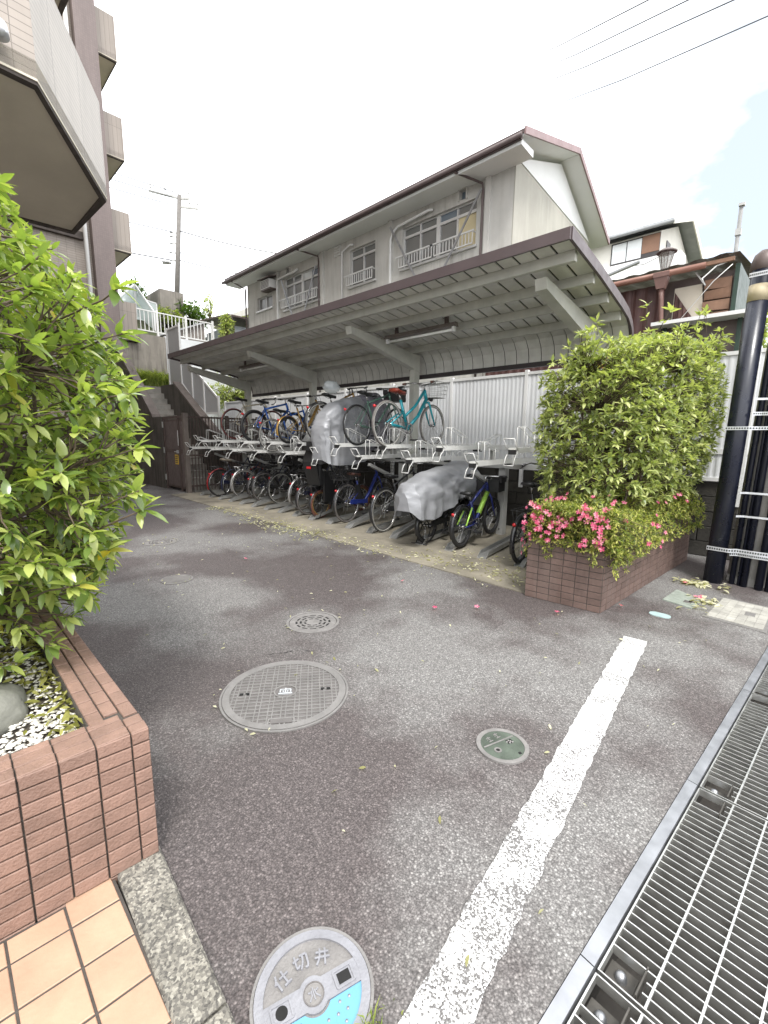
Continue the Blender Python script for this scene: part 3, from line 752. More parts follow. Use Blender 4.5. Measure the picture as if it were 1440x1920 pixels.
for sx in (-1, 1):
    x0 = sx * .088
    b = MB()
    for p, q in [((-.026, -.021), (.026, -.021)), ((.026, -.021), (.026, .021)), ((.026, .021), (-.026, .021)), ((-.026, .021), (-.026, -.021))]:
        lbar(b, f, (x0 + p[0], -.006 + p[1]), (x0 + q[0], -.006 + q[1]), .005, .0115, .0142 + len(b.v) * .00002)
    o = obj('socket_frame', b, MZ, T)
    b = MB()
    if sx > 0: lbar(b, f, (x0 - .018, -.006), (x0 + .018, -.006), .027, .0117, .0127)
    else: dish(b, f(x0, -.006), .016, .0117, .0127, 18)
    obj('socket', b, M_SLOT, o)

# square plates on the right
def plate(pts, label, m, nx, ny, frame=.0, grp='pale square access plates by the pole', joint=.004):
    pts = [V((*p, 0)) for p in pts]; cen = sum(pts, V((0, 0, 0))) / 4
    T = thing('access_plate', label, 'access plate', tuple(cen), grp)
    b = MB(); b.hexa([p - Z * .03 for p in pts], [p + Z * .006 for p in pts]); obj('frame', b, M_IRON if frame else m, T)
    q = lambda u, v: lerp(lerp(pts[0], pts[1], u), lerp(pts[3], pts[2], u), v)
    k = frame
    for i in range(nx):
        for j in range(ny):
            u0_, u1_ = k + (1 - 2 * k) * i / nx, k + (1 - 2 * k) * (i + 1) / nx; v0, v1 = k + (1 - 2 * k) * j / ny, k + (1 - 2 * k) * (j + 1) / ny
            e = .006 / nx * 2; e2_ = .006 / ny * 2
            cs = [q(u0_ + e, v0 + e2_), q(u1_ - e, v0 + e2_), q(u1_ - e, v1 - e2_), q(u0_ + e, v1 - e2_)]
            b = MB(); b.hexa([p + Z * .005 for p in cs], [p + Z * (.0105 + random.uniform(-.0006, .0006)) for p in cs]); obj('panel', b, m, T)
    return T, q
M_PLATE = mat('pale_plate', (.33, .32, .29), .7, .1, .2, 10, .2, 90, rnd=.08)
M_PLATEG = mat('pale_plate_green', (.27, .30, .265), .65, .2, .2, 10, .2, 90, rnd=.05)
T, q = plate([(-.949, 4.753), (-.701, 4.68), (-.678, 4.996), (-.92, 5.181)], 'small grey green ribbed plate with pink petals beside it', M_PLATEG, 1, 6)
for u, v in ((.72, .40), (.85, .55)):
    b = MB(); p = q(u, v); b.box(p.x - .03, p.x + .03, p.y - .035, p.y + .035, .009, .0118); obj('lifting_slot', b, M_IRON_D, T)
T, q = plate([(-.603, 4.545), (-.171, 4.493), (-.16, 5.23), (-.564, 5.264)], 'large pale plate inlaid with bricks in an iron frame', M_PLATE, 6, 5, .055)
p = q(.66, .5); b = MB(); b.box(p.x - .035, p.x + .035, p.y - .05, p.y + .05, .0095, .0125); obj('lifting_slot', b, M_IRON, T)
b = MB(); n = 28
b.add([(-.865 + .082 * cos(t_) * (1 - .22 * sin(t_) ** 2 * 0), 4.312 + (.062 - .022 * cos(2 * t_) * 0 + .020 * (abs(cos(t_)) - .7)) * sin(t_), z) for z in (-.01, .006) for t_ in [2 * pi * k / n for k in range(n)]],
      [tuple(range(n, 2 * n))] + [(k, (k + 1) % n, n + (k + 1) % n, n + k) for k in range(n)])
tag(obj('blue_plate', b, mat('pale_blue_lid', (.30, .40, .40), .6, 0, .1, 15)), 'small pale blue oval lid set in the asphalt before the brick planter', 'valve lid')
# thin cracks / seam of the asphalt round the large cover
b = MB(); rc = random.Random(2); pts = [(-2.62, 1.50), (-2.56, 1.58), (-2.53, 1.66), (-2.47, 1.72), (-2.42, 1.80), (-2.33, 1.84), (-2.24, 1.84)]
pts = [tuple(lerp((*a, 0), (*c_, 0), k / 5) + V((rc.gauss(0, .007), rc.gauss(0, .007), 0)))[:2] for a, c_ in zip(pts, pts[1:]) for k in range(5)]
vs = []
for i, p in enumerate(pts):
    w = max(.0003, rc.gauss(.0015, .0022)); vs += [(p[0] - w, p[1] + w * .6, .0035), (p[0] + w, p[1] - w * .6, .0035)]
b.add(vs, [(2 * i, 2 * i + 1, 2 * i + 3, 2 * i + 2) for i in range(len(pts) - 1)])
setting('ground_crack', b, M_SLOT)

# ------------------------------------------------------------------ bicycle shelter
X0, X1 = -11.48, -1.925; YF = 4.35
PROF = [(0, 3.33), (.85, 3.215), (1.65, 3.075), (1.93, 3.01), (2.08, 2.93), (2.17, 2.82), (2.205, 2.70), (2.21, 2.60)]
def sp(x, v, z): return V((x - .03 * v, YF + v, z))
SH = thing('bicycle_shelter', 'long bicycle shelter with curved sheet metal roof and mauve fascia', 'shelter', (-6.7, 6.2, 0))
pw = .199; npan = int((X1 - X0) / pw)
pw = (X1 - X0 - .02) / npan
def panel():
    b = MB()
    vs = []
    for (v, z) in PROF:
        g_ = .013 if v < 1.9 else .0055
        p = sp(0, v, z); vs += [p + V((g_, 0, 0)), p + V((pw - g_, 0, 0)), p + V((pw - g_, 0, .012)), p + V((g_, 0, .012)), p + V((g_, 0, .04)), p + V((g_ - .004, 0, .04))]
    fs = []
    m = 6
    for i in range(len(PROF) - 1):
        a, c = i * m, (i + 1) * m
        fs += [(a, a + 1, c + 1, c), (a + 1, a + 2, c + 2, c + 1), (a + 2, a + 3, c + 3, c + 2), (a + 3, a + 4, c + 4, c + 3), (a + 4, a + 5, c + 5, c + 4), (a + 5, a, c, c + 5)]
    return b.add(vs, fs)
me_pan = panel().mesh('roof_panel', M_SHEET)
for k in range(npan): inst('roof_panel', me_pan, SH, loc=(X0 + .01 + pw * k, 0, 0))
# dark joints between the panels: a continuous thin sheet just above
b = MB(); vs = []
for (v, z) in PROF: p = sp(0, v, z + .016); vs += [(X0 + .01 + p.x, p.y, p.z), (X1 - .01 + p.x, p.y, p.z)]
b.add(vs, [(2 * i, 2 * i + 1, 2 * i + 3, 2 * i + 2) for i in range(len(PROF) - 1)]); obj('roof_liner', b, M_SEAM, SH)
b = MB(); b.hexa([sp(X0 - .02, -.035, 3.29), sp(X1 + .02, -.035, 3.29), sp(X1 + .02, -.004, 3.29), sp(X0 - .02, -.004, 3.29)],
                 [sp(X0 - .02, -.035, 3.395), sp(X1 + .02, -.035, 3.395), sp(X1 + .02, -.004, 3.395), sp(X0 - .02, -.004, 3.395)]); obj('fascia', b, M_MAUVE, SH)
for xs, nm in ((X1, 'end_trim'), (X0 - .03, 'end_trim')):
    b = MB(); vs = []
    for (v, z) in PROF:
        up = .075 if v < 2 else .045; dn_ = .035
        vs += [sp(xs, v, z - dn_), sp(xs + .03, v, z - dn_), sp(xs + .03, v + (.03 if v > 2 else 0), z + up), sp(xs, v + (.03 if v > 2 else 0), z + up)]
    fs = [(0, 1, 2, 3)] + [(4 * i + k, 4 * i + (k + 1) % 4, 4 * i + 4 + (k + 1) % 4, 4 * i + 4 + k) for i in range(len(PROF) - 1) for k in range(4)]
    b.add(vs, fs); obj(nm, b, M_MAUVE, SH)
b = MB(); b.hexa([sp(X0, 2.185, 2.555), sp(X1, 2.185, 2.555), sp(X1, 2.245, 2.555), sp(X0, 2.245, 2.555)], [sp(X0, 2.185, 2.625), sp(X1, 2.185, 2.625), sp(X1, 2.245, 2.625), sp(X0, 2.245, 2.625)])
obj('rear_gutter', b, mat('dark_gutter', (.035, .028, .03), .5), SH)
def roofz(v):
    for (a, za), (c, zc) in zip(PROF, PROF[1:]):
        if a <= v <= c: return za + (zc - za) * (v - a) / (c - a)
for v in (.27, .80, 1.30, 1.80):
    z = roofz(v) - .004
    b = MB(); b.hexa([sp(X0 + .03, v - .03, z - .095), sp(X1 - .03, v - .03, z - .095), sp(X1 - .03, v + .03, z - .095), sp(X0 + .03, v + .03, z - .095)],
                     [sp(X0 + .03, v - .03, z + .006), sp(X1 - .03, v - .03, z + .006), sp(X1 - .03, v + .03, z - .004), sp(X0 + .03, v + .03, z - .004)]); obj('purlin', b, M_STEEL, SH)
colx = [-2.36, -5.42, -8.42, -11.32]
for cx in colx:
    b = MB(); a0, a1, c0, c1 = .36, .42, 1.98, 2.06
    w = .065; prof = [(a0, roofz(a0) - .13), (a0 + .03, roofz(a0) - .24), (1.70, roofz(1.7) - .34), (1.86, roofz(1.80) - .36), (2.0, roofz(1.98) - .36), (2.0, roofz(1.98) - .06), (1.80, roofz(1.8) - .10)]
    b.ext([(cx - w, YF + v, z) for v, z in prof], (2 * w, 0, 0)); obj('rafter', b, M_STEEL, SH)
    b = MB(); b.box(cx - .055, cx + .055, YF + 1.86, YF + 1.995, .012, roofz(1.98) - .30); o = obj('column', b, M_STEEL, SH)
    b = MB(); b.box(cx - .10, cx + .10, YF + 1.80, YF + 2.05, .0125, .03); obj('base_plate', b, M_STEEL, o)
# fluorescent battens hung below the purlins
M_TUBE = mat('fluorescent_tube', (.82, .83, .80), .3, 0, .03, 3)
for xa, xb, label in ((-5.22, -3.86, 'fluorescent batten lamp with white tube under the right half of the shelter roof'), (-9.95, -8.62, 'fluorescent batten lamp in shade under the left half of the shelter roof')):
    v = 1.02; z = roofz(v) - .10; T = thing('batten_lamp', label, 'lamp', ((xa + xb) / 2, YF + v, z), 'lamps under the shelter roof')
    b = MB(); b.hexa([sp(xa, v - .06, z - .055), sp(xb, v - .06, z - .055), sp(xb, v + .06, z - .055), sp(xa, v + .06, z - .055)], [sp(xa, v - .03, z), sp(xb, v - .03, z), sp(xb, v + .03, z), sp(xa, v + .03, z)]); obj('housing', b, M_BROWNL, T)
    b = MB(); b.cyl(sp(xa + .05, v, z - .095), sp(xb - .05, v, z - .095), .017, None, 10); obj('tube', b, M_TUBE, T)
    for x in (xa + .04, xb - .04):
        b = MB(); b.box(x - .02 - .03 * v, x + .02 - .03 * v, YF + v - .025, YF + v + .025, z - .12, z - .05); obj('socket', b, M_WHITE, T)
    for x in (xa + .2, xb - .2):
        b = MB(); b.box(x - .025, x + .025, YF + v - .018, YF + v + .018, z - .0005, z + .10); obj('bracket', b, M_BROWN, T)

# ------------------------------------------------------------------ white corrugated fence on its dark block wall
FY = 6.97
M_FWHITE = M_WALL_W
posts = [-14.05, -12.6, -11.1, -9.6, -8.1, -6.6, -5.1, -3.62, -2.15, -.72, .75]
FE = thing('panel_fence', 'white corrugated sheet fence behind the bicycle racks', 'fence', (-6.5, FY, 1.0))
ztop, zbot, zmid = 2.56, .99, 1.36
for xa, xc in zip(posts, posts[1:]):
    n = int((xc - xa) / .076) * 4; vs = []
    for lo, hi, nm in ((zmid + .03, ztop - .03, 'sheet'), (zbot + .03, zmid - .02, 'sheet')):
        vs = []
        w = (xc - xa - .06)
        for i in range(n + 1):
            x = xa + .03 + w * i / n; y = FY + (0, .0, .005, .005)[i % 4]
            vs += [(x, y, lo), (x, y, hi)]
        b = MB(); b.add(vs, [(2 * i, 2 * i + 2, 2 * i + 3, 2 * i + 1) for i in range(n)], False)
        obj(nm, b, M_FWHITE, FE, fix=False)
    for z0, z1 in ((ztop - .045, ztop), (zmid - .03, zmid + .035), (zbot, zbot + .045)):
        b = MB(); b.box(xa + .026, xc - .026, FY - .012, FY + .03, z0, z1); obj('rail', b, M_WHITE, FE)
for x in posts:
    b = MB(); b.box(x - .026, x + .026, FY - .022, FY + .045, zbot - .3, ztop + .03); obj('post', b, M_WHITE, FE)
    for zz in (1.55, 1.80, 2.05):
        pass
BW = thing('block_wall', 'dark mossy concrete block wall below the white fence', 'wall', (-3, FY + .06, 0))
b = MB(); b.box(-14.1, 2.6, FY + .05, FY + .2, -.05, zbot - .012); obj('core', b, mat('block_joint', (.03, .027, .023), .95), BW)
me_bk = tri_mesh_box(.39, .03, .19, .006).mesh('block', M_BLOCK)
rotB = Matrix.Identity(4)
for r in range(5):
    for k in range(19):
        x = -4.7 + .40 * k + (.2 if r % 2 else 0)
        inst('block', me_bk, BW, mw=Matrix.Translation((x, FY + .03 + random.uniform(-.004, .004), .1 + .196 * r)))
# ground behind the fence
b = MB(); b.quad((-18, FY + .2, .985), (6, FY + .2, .985), (8, 60, .99), (-18, 60, .99)); setting('yard_ground', b, M_EARTH)
# garden sheet fence to the right behind the hedge and pole

# ------------------------------------------------------------------ gate, picket fence, stairs and walls on the left
GT = thing('metal_gate', 'brown metal gate with yellow notice in the weathered concrete wall', 'gate', (-12.6, 4.78, 0))
b = MB(); gy = 4.78
b.box(-13.33, -13.25, gy - .03, gy + .05, .012, 2.0); b.box(-13.249, -11.86, gy - .02, gy + .04, 1.93, 2.0); b.box(-12.30, -12.27, gy - .03, gy + .04, .012, 1.929); obj('gate_frame', b, M_BROWN, GT)
M_GLEAF = mat('gate_sheet', (.125, .098, .095), .5, .15, .12, 5)
for xa, xb, nm in ((-13.22, -12.32, 'gate_leaf'), (-12.24, -11.93, 'side_leaf')):
    b = MB(); b.box(xa, xb, gy - .012, gy + .02, .08, 1.92)
    l = obj(nm, b, M_BROWN, GT)
    for z0, z1 in ((.14, 1.02), (1.12, 1.86)):
        b = MB(); b.box(xa + .06, xb - .06, gy - .020, gy - .0125, z0, z1); obj('panel', b, M_GLEAF, l)
b = MB(); b.box(-12.42, -12.33, gy - .05, gy - .021, 1.02, 1.10); b.cyl((-12.40, gy - .06, 1.06), (-12.52, gy - .06, 1.06), .012, None, 8); obj('handle', b, M_BAND, GT)
b = MB(); b.box(-12.315, -12.288, gy - .036, gy - .0302, 1.22, 1.62); obj('lock_strip', b, M_WHITE, GT)
for z in (.25, 1.0, 1.70):
    b = MB(); b.box(-13.34, -13.29, gy - .05, gy - .031, z, z + .16); obj('hinge', b, M_RACKPOST, GT)
    b = MB(); b.box(-11.97, -11.93, gy - .04, gy - .0205, z, z + .14); obj('hinge', b, M_RACKPOST, GT)
b = MB(); b.box(-12.60, -12.38, gy - .030, gy - .0205, .72, .98)
s_ = obj('notice', b, mat('notice_yellow', (.62, .40, .04), .5), GT)
b = MB()
rn = random.Random(4)
for i in range(4):
    x = -12.57
    while x < -12.42:
        w = rn.uniform(.015, .04); b.box(x, min(x + w, -12.41), gy - .0325, gy - .0301, .93 - .052 * i - .016, .93 - .052 * i + .010); x += w + .008
obj('print', b, M_BROWN, s_)
PF = thing('picket_fence', 'brown metal picket fence between the gate and the shelter', 'fence', (-11.85, 5.8, 0))
b = MB(); b.box(-11.86, -11.75, 4.70, 4.81, .012, 2.06); obj('post', b, M_BROWNL, PF)
def fx(y): return -11.80 - .03 * (y - 4.75)
for y in (5.9, 6.85):
    b = MB(); b.box(fx(y) - .04, fx(y) + .04, y - .04, y + .04, .012, 2.03); obj('post', b, M_BROWN, PF)
for z in (.18, .98, 1.96):
    for ya, yb in ((4.811, 5.859), (5.941, 6.809)):
        b = MB(); b.bar((fx(ya), ya, z), (fx(yb), yb, z), .03, .045); obj('rail', b, M_BROWN, PF)
pk = MB(); pk.box(-.011, .011, -.008, .008, .06, 1.99); me_pk = pk.mesh('picket', M_BROWN)
for k in range(24):
    y = 4.875 + .083 * k
    if abs(y - 5.9) > .05: inst('picket', me_pk, PF, loc=(fx(y) + .026, y, 0))
# second fence stretch behind the rack, facing us
PF2 = thing('picket_fence', 'brown picket fence stretch standing behind the upper rack left end', 'fence', (-12.8, 6.86, 0))
for z in (.98, 1.93):
    b = MB(); b.box(-13.9, -11.95, 6.845, 6.875, z - .02, z + .02); obj('rail', b, M_BROWN, PF2)
for k in range(20): inst('picket', me_pk, PF2, loc=(-13.85 + .098 * k, 6.835, -.04))

# stairs
STP = thing('stairs', 'concrete steps climbing behind the dark weathered wall', 'stairs', (-13.5, 5.2, 0))
STP['kind'] = 'structure'
for k in range(1, 18):
    z = .175 * k; xf_ = -14.67 + (12.9 - k) * .235
    b = MB(); b.box(xf_ - .30, xf_, 4.93, 5.60, max(-.02, z - .30), z); s_ = obj('step', b, M_STEP, STP)
    b = MB(); b.box(xf_ - .05, xf_ + .004, 4.935, 5.595, z - .028, z + .004); obj('nosing', b, M_RCONC, s_)
SW = thing('stair_wall', 'dark weathered concrete stair wall with sloped coping beside the gate', 'wall', (-15, 4.8, 0))
ya, yb = 4.72, 4.91
poly = [(-13.345, -.05), (-13.345, 2.0), (-13.98, 2.0), (-17.2, 4.55), (-19, 4.55), (-19, -.05)]
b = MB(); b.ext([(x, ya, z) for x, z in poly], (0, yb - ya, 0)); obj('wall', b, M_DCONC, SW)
b = MB(); b.ext([(-13.94, ya - .02, 2.001), (-13.98, ya - .02, 2.09), (-17.22, ya - .02, 4.66), (-17.2, ya - .02, 4.552)], (0, yb - ya + .04, 0)); obj('coping', b, M_COPING, SW)
SW2 = thing('stair_wall', 'mossy concrete stair wall carrying the white panel fence', 'wall', (-14.5, 5.72, 0))
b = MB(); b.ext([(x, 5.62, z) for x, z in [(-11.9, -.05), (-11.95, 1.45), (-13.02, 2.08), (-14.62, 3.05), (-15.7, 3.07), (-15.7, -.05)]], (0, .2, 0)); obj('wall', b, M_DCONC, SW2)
b = MB(); b.ext([(x, 5.60, z) for x, z in [(-12.0, 1.49), (-13.02, 2.081), (-14.62, 3.051), (-14.64, 3.13), (-13.04, 2.16), (-12.0, 1.56)]], (0, .24, 0)); obj('coping', b, M_COPING, SW2)
PNF = thing('panel_fence', 'pale grey panel fence stepping down along the stairs with white frame', 'fence', (-14, 5.86, 3))
M_PGREY = mat('panel_grey', (.35, .355, .365), .55, 0, .06, 2)
py = 5.87
pan = [((-15.52, 3.10), (-14.60, 3.09), (-14.60, 4.80), (-15.52, 4.80)), ((-14.55, 3.07), (-13.84, 2.56), (-13.84, 3.53), (-14.55, 4.08)),
       ((-13.80, 2.53), (-13.08, 2.15), (-13.08, 3.06), (-13.80, 3.50)), ((-13.04, 2.13), (-12.22, 2.11), (-12.22, 2.52), (-13.04, 3.03))]
for q in pan:
    b = MB(); b.ext([(x, py, z) for x, z in q], (0, .012, 0)); obj('panel', b, M_PGREY, PNF)
    for a, c in ((q[0], q[1]), (q[2], q[3])):
        b = MB(); b.bar((a[0], py - .004, a[1]), (c[0], py - .004, c[1]), .03, .05); obj('rail', b, M_WHITE, PNF)
for x, z0, z1 in ((-15.54, 2.85, 4.85), (-14.575, 3.0, 4.87), (-13.82, 2.45, 3.58), (-13.06, 2.05, 3.1), (-12.19, 1.95, 2.58)):
    b = MB(); b.box(x - .024, x + .024, py - .03, py + .025, z0, z1); obj('post', b, M_WHITE, PNF)
# landing with grass, retaining wall and railing
b = MB(); b.box(-18.05, -15.95, 4.93, 6.6, 2.6, 3.06); setting('stair_landing', b, M_STEP)
def blades(area, n, h, seed, w=.012):
    r = random.Random(seed); b = MB()
    for k in range(n):
        p = area(r); hh = h * r.uniform(.4, 1.1); d = V((r.uniform(-.5, .5), r.uniform(-.5, .5), 1)) * hh; s = V((r.uniform(-1, 1), r.uniform(-1, 1), 0)).normalized() * w
        b.add([p - s, p + s, p + d * .6 + s * .7, p + d * .6 - s * .7, p + d + V((d.x, d.y, -.12 * hh))], [(0, 1, 2, 3), (3, 2, 4)], True)
    return b
o = obj('grass', blades(lambda r: V((r.uniform(-17.9, -15.95), r.uniform(4.95, 6.1), 3.05)), 3600, .62, 3, .018), M_GRASS, None, fix=False); tag(o, 'bright green grass tufts on the landing at the top of the steps', 'grass', kind='stuff')
RW = thing('retaining_wall', 'stained concrete retaining wall behind the stair landing', 'wall', (-18.2, 7, 0))
b = MB(); b.box(-18.5, -18.05, 4.9, 5.80, 0, 4.72); b.box(-18.5, -18.05, 5.801, 6.75, 0, 5.07); obj('wall', b, M_RCONC, RW)
b = MB(); b.box(-18.5, -18.1, 6.751, 14, 0, 5.12); obj('painted_wall', b, mat('wall_white', (.66, .68, .70), .8, 0, .06, 2), RW)
RLG = thing('railing', 'white tubular railing on top of the retaining wall', 'railing', (-18.2, 7.2, 5.1))
for z in (5.22, 5.92):
    b = MB(); b.bar((-18.2, 5.55, z + .02), (-18.2, 8.7, z - .02), .04, .04); obj('rail', b, M_WHITE, RLG)
for y in (5.57, 6.55, 7.6, 8.66):
    b = MB(); b.box(-18.235, -18.165, y - .035, y + .035, 5.08, 6.0); obj('post', b, M_WHITE, RLG)
bl = MB(); bl.box(-.012, .012, -.012, .012, 5.22, 5.92); me_bl = bl.mesh('baluster', M_WHITE)
for k in range(22):
    inst('baluster', me_bl, RLG, loc=(-18.2, 5.70 + .138 * k, 0))
# hillside
hb_ = MB(); nx, ny = 26, 22; vs = []
for i in range(nx + 1):
    for j in range(ny + 1):
        x = -18.45 - 60 * (i / nx) ** 1.5; y = -14 + 60 * j / ny
        z = 5.0 + 3.6 * min(1, max(0, (-19.5 - x) / 7.5)) ** 1.2 + .35 * mnoise.noise(V((x * .25, y * .25, 2))) + max(0, (-27 - x)) * .10
        if y > 10: z = min(z, 6.2 + .1 * mnoise.noise(V((x, y, 0))))
        vs.append((x, y, z if i else 5.0))
hb_.add(vs, [(i * (ny + 1) + j, i * (ny + 1) + j + 1, (i + 1) * (ny + 1) + j + 1, (i + 1) * (ny + 1) + j) for i in range(nx) for j in range(ny)], True)
setting('hillside', hb_, M_EARTH)
# glass-like screens beside the railing
SCR = thing('mesh_screen', 'row of pale translucent mesh screens on the slope behind the railing', 'screen', (-21, 6.5, 6))
M_SCR = mat_clear('screen_sheet', (.62, .68, .66), .45)
for pts in ([(-19.2, 5.55, 5.5), (-20.4, 6.55, 6.2), (-20.4, 6.55, 7.35), (-19.2, 5.55, 6.35)], [(-19.3, 6.85, 5.5), (-20.4, 6.6, 6.2), (-20.4, 6.6, 7.35), (-19.3, 6.85, 6.2)], [(-21.5, 6.9, 6.3), (-21.5, 7.75, 6.3), (-21.5, 7.75, 7.1), (-21.5, 6.9, 7.2)], [(-21.5, 5.2, 6.3), (-21.5, 5.75, 6.3), (-21.5, 5.75, 8.6), (-21.5, 5.2, 8.3)]):
    b = MB(); b.ext(pts, (.01, 0, 0)); obj('screen_panel', b, M_SCR, SCR)
    for a, c in ((pts[0], pts[3]), (pts[1], pts[2]), (pts[2], pts[3])):
        b = MB(); b.bar(a, c, .05, .05); obj('post', b, M_WHITE, SCR)
b = MB(); b.box(-24.6, -22.5, 8.3, 9.35, 6.4, 8.05); o = tag(obj('concrete_block', b, M_RCONC), 'plain concrete block structure on the slope left of the utility pole', 'block')
# small shed by the railing
SD = thing('small_shed', 'low grey shed with sloping dark roof beyond the railing', 'shed', (-20, 11, 5))
b = MB(); b.box(-21.5, -19.0, 9.9, 13.0, 4.5, 6.2); obj('wall', b, mat('shed_grey', (.25, .27, .29), .6, 0, .1, 3), SD)
b = MB(); b.ext([(-18.75, 9.6, 6.50), (-21.8, 9.6, 6.70), (-21.8, 9.6, 6.77), (-18.75, 9.6, 6.57)], (0, 3.6, 0)); obj('roof', b, M_BROWN, SD)
b = MB(); b.box(-18.99, -18.96, 10.6, 11.9, 5.2, 5.95); obj('window', b, M_PANE, SD)
b = MB(); b.tube([(-18.75, 9.75, 6.5), (-18.9, 9.95, 6.3), (-18.92, 9.95, 4.6)], .03, 6); obj('downpipe', b, M_BROWN, SD)
LT = thing('low_shed', 'low sloping grey roof edge behind the railing balusters', 'shed', (-19, 7.6, 5.2))
b = MB(); b.ext([(-19.0, 6.95, 5.3), (-19.0, 8.7, 6.05), (-19.0, 8.7, 5.2)], (-1.6, 0, 0)); obj('gable', b, mat('shed_brown', (.20, .175, .16), .7), LT)
b = MB(); b.ext([(-18.9, 6.85, 5.32), (-18.9, 8.75, 6.13), (-18.9, 8.75, 6.07), (-18.9, 6.85, 5.26)], (-1.8, 0, 0)); obj('roof', b, M_PGREY, LT)
# pale house far left of the big house
FH = thing('far_house', 'pale flat roofed house just visible left of the grey apartment house', 'house', (-26, 17, 4))
b = MB(); b.box(-31, -24.3, 15.0, 21, 4, 8.75); obj('wall', b, mat('pale_wall', (.62, .60, .54), .8, 0, .05, 2), FH)
b = MB(); b.box(-31.3, -24.0, 14.7, 21.2, 8.752, 9.15); obj('roof', b, mat('pale_roof', (.55, .53, .49), .8, 0, .05, 2), FH)
b = MB(); b.box(-24.29, -24.25, 15.7, 17.4, 7.0, 8.2); w = obj('window', b, M_ALUW, FH)
for y0 in (15.78, 16.6):
    b = MB(); b.box(-24.249, -24.24, y0, y0 + .72, 7.08, 8.12); obj('pane', b, M_PANEF, w)
b = MB(); b.ext([(-24.25, 15.5, 8.0), (-24.25, 17.5, 8.35), (-23.6, 17.5, 8.15), (-23.6, 15.5, 7.8)], (0, 0, .06)); obj('awning', b, M_BROWN, FH)
# wooden-look utility pole with crossarms, insulators, transformer-less
UP = thing('utility_pole', 'tall grey utility pole with crossarms on the slope', 'utility pole', (-27.88, 11.07, 8.2))
pb, pt = V((-27.88, 11.07, 7.6)), V((-27.66, 11.62, 14.75))
b = MB(); b.tube([pb, pt], [.16, .11], 10); obj('pole', b, M_UPOLE, UP)
sx = V((.55, .83, 0)).normalized()
def pz(z): return lerp(pb, pt, (z - pb.z) / (pt.z - pb.z))
for z, l0, l1, off in ((14.55, -1.55, .25, 0), (14.15, -.1, 1.0, 0), (14.6, 0, .55, .0)):
    c = pz(z); b = MB(); b.bar(c + sx * l0 + V((0, 0, .25 if l0 < -1 else 0)), c + sx * l1, .09, .10); obj('crossarm', b, M_RACKPOST, UP)
for z, t in ((14.95, -1.5), (14.95, -.75), (14.65, -.35), (14.35, .55), (14.35, .95), (14.85, .5)):
    c = pz(z) + sx * t; b = MB(); b.lathe([(.05, 0), (.08, .06), (.05, .10), (.07, .16), (.03, .22)], 8, c, True); obj('insulator', b, M_WHITE, UP)
for z in (12.75, 12.55, 12.2, 11.7, 11.3):
    c = pz(z); b = MB(); b.bar(c - sx * .45, c + sx * .1, .05, .06); obj('bracket', b, M_RACKPOST, UP)
b = MB(); c = pz(11.15) - sx * .5; b.cyl(c - sx * .3, c + sx * .15, .09, None, 8); obj('cable_closure', b, M_RACKPOST, UP)
M_WIRE = mat('wire', (.10, .10, .105), .6)
def wire(label, a, c, sag, r=.012, n=16):
    a, c = V(a), V(c); pts = [lerp(a, c, i / n) - Z * sag * 4 * (i / n) * (1 - i / n) for i in range(n + 1)]
    b = MB(); b.tube(pts, max(r * 1.5, .02), 4); tag(obj('power_line', b, M_WIRE), label, 'power line', 'overhead wires')
WL = 'overhead wire running left from the utility pole behind the apartment block'
lf_ = V((-29, -6, 0))
for i, (z, dz, r) in enumerate(((14.9, .2, .006), (14.6, .0, .006), (14.2, -.1, .006), (12.8, -.3, .016), (12.55, -.35, .010), (12.2, -.3, .010), (11.7, -.35, .014), (11.3, -.4, .022), (11.15, -.4, .010), (10.9, -1.0, .012))):
    wire(['topmost','second','third','fourth','fifth','sixth','seventh','eighth','ninth','lowest'][i] + ' overhead wire from the top running left from the utility pole', pz(z) - sx * .3, lf_ + Z * (z + dz), .25, r)
for i, (z, e, sg, r) in enumerate( ((12.9, (-12, 22, 10.4), .9, .022), (11.75, (-12, 23, 9.5), .6, .016), (11.35, (-13, 23, 9.2), .7, .018), (11.1, (-13, 23, 8.6), .5, .010))):
    wire(['thick uppermost cable','second cable','third cable','thin lowest cable'][i] + ' sagging right from the utility pole down behind the grey house', pz(z), e, sg, r)
# bundle of four lines crossing the sky at the upper right, towards the utility pole
for k, pts in enumerate([[(-.13, 13.58, 11.54), (-5.33, 16.18, 14.08), (-13.11, 20.96, 18.55)], [(.43, 14.11, 11.47), (-4.5, 16.99, 14.09), (-12.85, 21.06, 17.94)], [(.99, 14.63, 11.35), (-3.56, 17.91, 14.1), (-13.1, 20.62, 17.07)], [(1.31, 14.84, 10.9), (-2.79, 18.57, 13.66), (-11.79, 21.78, 16.54)]]):
    p0, p1, p2 = map(V, pts); e = pz(14.9) - sx * (1.5 - .45 * k) + Z * .15
    path = [p0 * 1.9 - p1 * .9, p0, p1, lerp(p1, p2, .5) - Z * .12, p2, lerp(p2, e, .5) - Z * .1, e]
    b = MB(); b.tube(path, [.021, .021, .019, .016, .008, .004, .003], 5); tag(obj('power_line', b, M_WIRE), ['highest of the four overhead lines crossing the sky at upper right', 'second highest of the four overhead lines at upper right', 'third of the four overhead lines at upper right', 'lowest of the four overhead lines, at the right picture edge'][k], 'power line', 'overhead lines at the upper right')

